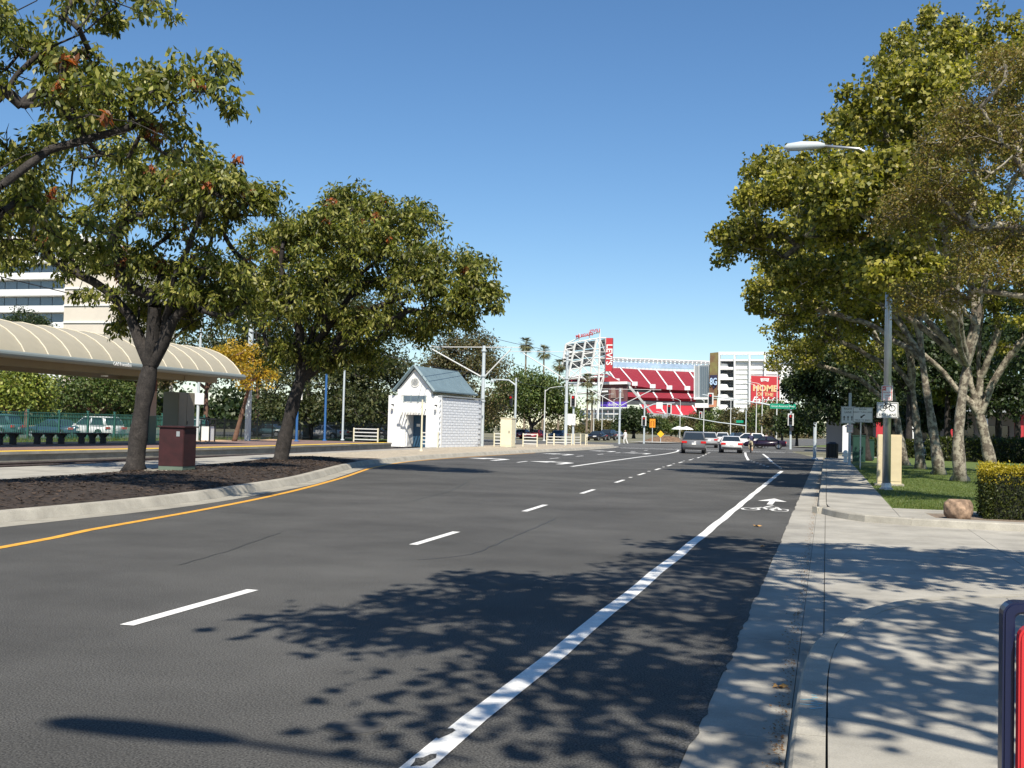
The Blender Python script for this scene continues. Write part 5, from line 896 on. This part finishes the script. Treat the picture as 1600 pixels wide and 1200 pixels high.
quadpx('top_beam', [(1122.6, 549.6), (1244, 549.6), (1244, 554.2), (1122.6, 554.2)], TY-1.6, 3, M['white_steel'], tw_); quadpx('top_beam', [(1122.6, 549.6), (1244, 549.6), (1244, 553), (1122.6, 553)], TY+22, 2, M['white_steel'], tw_)
quadpx('top_sill', [(1125, 561.5), (1244, 561.5), (1244, 564), (1125, 564)], TY-1.2, 24, M['white_steel'], tw_)
for i in range(6):
    y = 563.5+i*16; quadpx('floor_slab', [(1125.2, y+10), (1146.4, y+10), (1146.4, y+14), (1125.2, y+14)], TY-.8, 20, M['white'], tw_); quadpx('balcony_back', [(1125.2, y-2.5), (1146.4, y-2.5), (1146.4, y+10), (1125.2, y+10)], TY+10, 1, M['stad_grey'], tw_); quadpx('balcony_seats', [(1126, y+4), (1136, y+5), (1138, y+10), (1126, y+10)], TY+1, 5, M['white'], tw_)
for i, (xa, xb) in enumerate([(1149.2, 1170), (1172.7, 1194), (1196.7, 1218), (1220.7, 1242)]):
    quadpx('louvre_wall', [(xa, 564), (xb, 564), (xb, 668), (xa, 668)], TY+.8, 18, M['white'], tw_)
    for k in range(13): quadpx('louvre', [(xa, 568+k*7.6), (xb, 568+k*7.6), (xb, 569.6+k*7.6), (xa, 569.6+k*7.6)], TY+.3, .6, M['sign_white'], tw_)
rb = quadpx('home_banner', [(1173.4, 587), (1217.5, 588.5), (1217.5, 640), (1173.4, 640)], TY-2.6, .5, M['banner_red'], tw_)
def TT(s, px, py, size, m, **k): return text(s, size, Matrix.Translation(SP(px, py, TY-2.8)) @ Matrix.Rotation(R(90), 4, 'X') @ Matrix.Rotation(R(-1.4), 4, 'Z'), M[m], rb, **k)
TT('HOME', 1195.5, 607, 4.7, 'letter_gold', bold=.22); TT('OF THE', 1195.5, 616.5, 2.6, 'letter_gold', bold=.06); TT('Faithful', 1196, 626, 5.2, 'sign_white', shear=.35, bold=.08)
MB().add([SP(1188, 591, TY-2.75), SP(1202, 591, TY-2.75), SP(1200.5, 596.5, TY-2.75), SP(1195, 595, TY-2.75), SP(1189.5, 596.5, TY-2.75)], [(0, 1, 2, 3, 4)]).build('batwing_logo', M['sign_white'], rb); text("LEVI'S", 1.35, Matrix.Translation(SP(1195, 593.2, TY-3.0)) @ Matrix.Rotation(R(90), 4, 'X'), M['banner_red'], rb)
quadpx('tower_foot', [(1110, 660), (1244, 660), (1244, 682), (1110, 682)], TY+3, 12, M['stad_grey'], tw_)
# ------------------------------------------------------------ background buildings
hb = thing('hotel_building', 'pale multi-storey hotel with curved window bands seen above the canopy', 'building', (-161.5, 205, 0))
box('wall', (-14, 14, 20), (40, 20, 40), M['stone_hotel'], hb); box('tower', (12.5, 9, 18.5), (13, 22, 37), M['stone_hotel'], hb)
for f in range(10):
    z = 3.2+f*3.6; b_ = box('balcony_band', (-9, 3.0, z), (30, 3.2, 1.35), M['white'], hb)
    for k in range(9): box('window', (-21.5+k*3.1, 3.75, z+1.75), (2.9, .3, 2.0), M['glass_b'], hb)
    box('band', (12.5, -2.1, z+.3), (13.1, .3, .25), M['white'], hb)
box('parapet', (-14, 13, 40.5), (41, 21, 1.2), M['white'], hb)
rb_ = thing('shop_building', 'low building with red and white pillars behind the lawn hedge', 'building', (22, 124, 0)); box('wall', (0, 3, 2.2), (44, 6, 4.4), mat('bwall', (.30, .28, .26), .8), rb_); box('roof', (0, 1.5, 4.6), (46, 10, .4), M['stad_grey'], rb_)
for k in range(13): box('pillar', (-20+k*3.3, -2.2, 2.1), (.75, .75, 4.2), M['banner_red'] if k % 2 else M['white'], rb_)
for k in range(12): box('window', (-18.4+k*3.3, -.03, 1.9), (2.2, .1, 2.4), M['glass'], rb_)
for i, (x, y, sx, sy, h, lb) in enumerate([(40, 330, 60, 30, 11, 'pale building behind the row of street trees')]):
    o = thing('distant_building', lb, 'building', (x, y, 0)); box('wall', (0, 0, h/2), (sx, sy, h), M['white'], o); box('roof', (0, 0, h+.25), (sx+1, sy+1, .5), M['stad_grey'], o)
    for k in range(int(sx/4)): box('window', (-sx/2+2.5+k*4, -sy/2-.03, h*.55), (2.6, .1, h*.4), M['glass_b'], o)
# market umbrellas / tents on the far pavement
for i, px in enumerate((1060, 1072)):
    b = P(px, 690, 260); o = thing('patio_umbrella', ['white patio umbrella next to the mulch mound', 'white patio umbrella right behind the grey suv'][i], 'umbrella', (b.x, 260, 0), 0, 'white umbrellas past the crossing'); MB().tube([(0, 0, 0), (0, 0, 2.6)], .05, 6).build('pole', M['pole_white'], o); MB().lathe([(1.7, 2.2), (1.2, 2.55), (.05, 2.95)], n=8).build('canopy', M['white'], o)
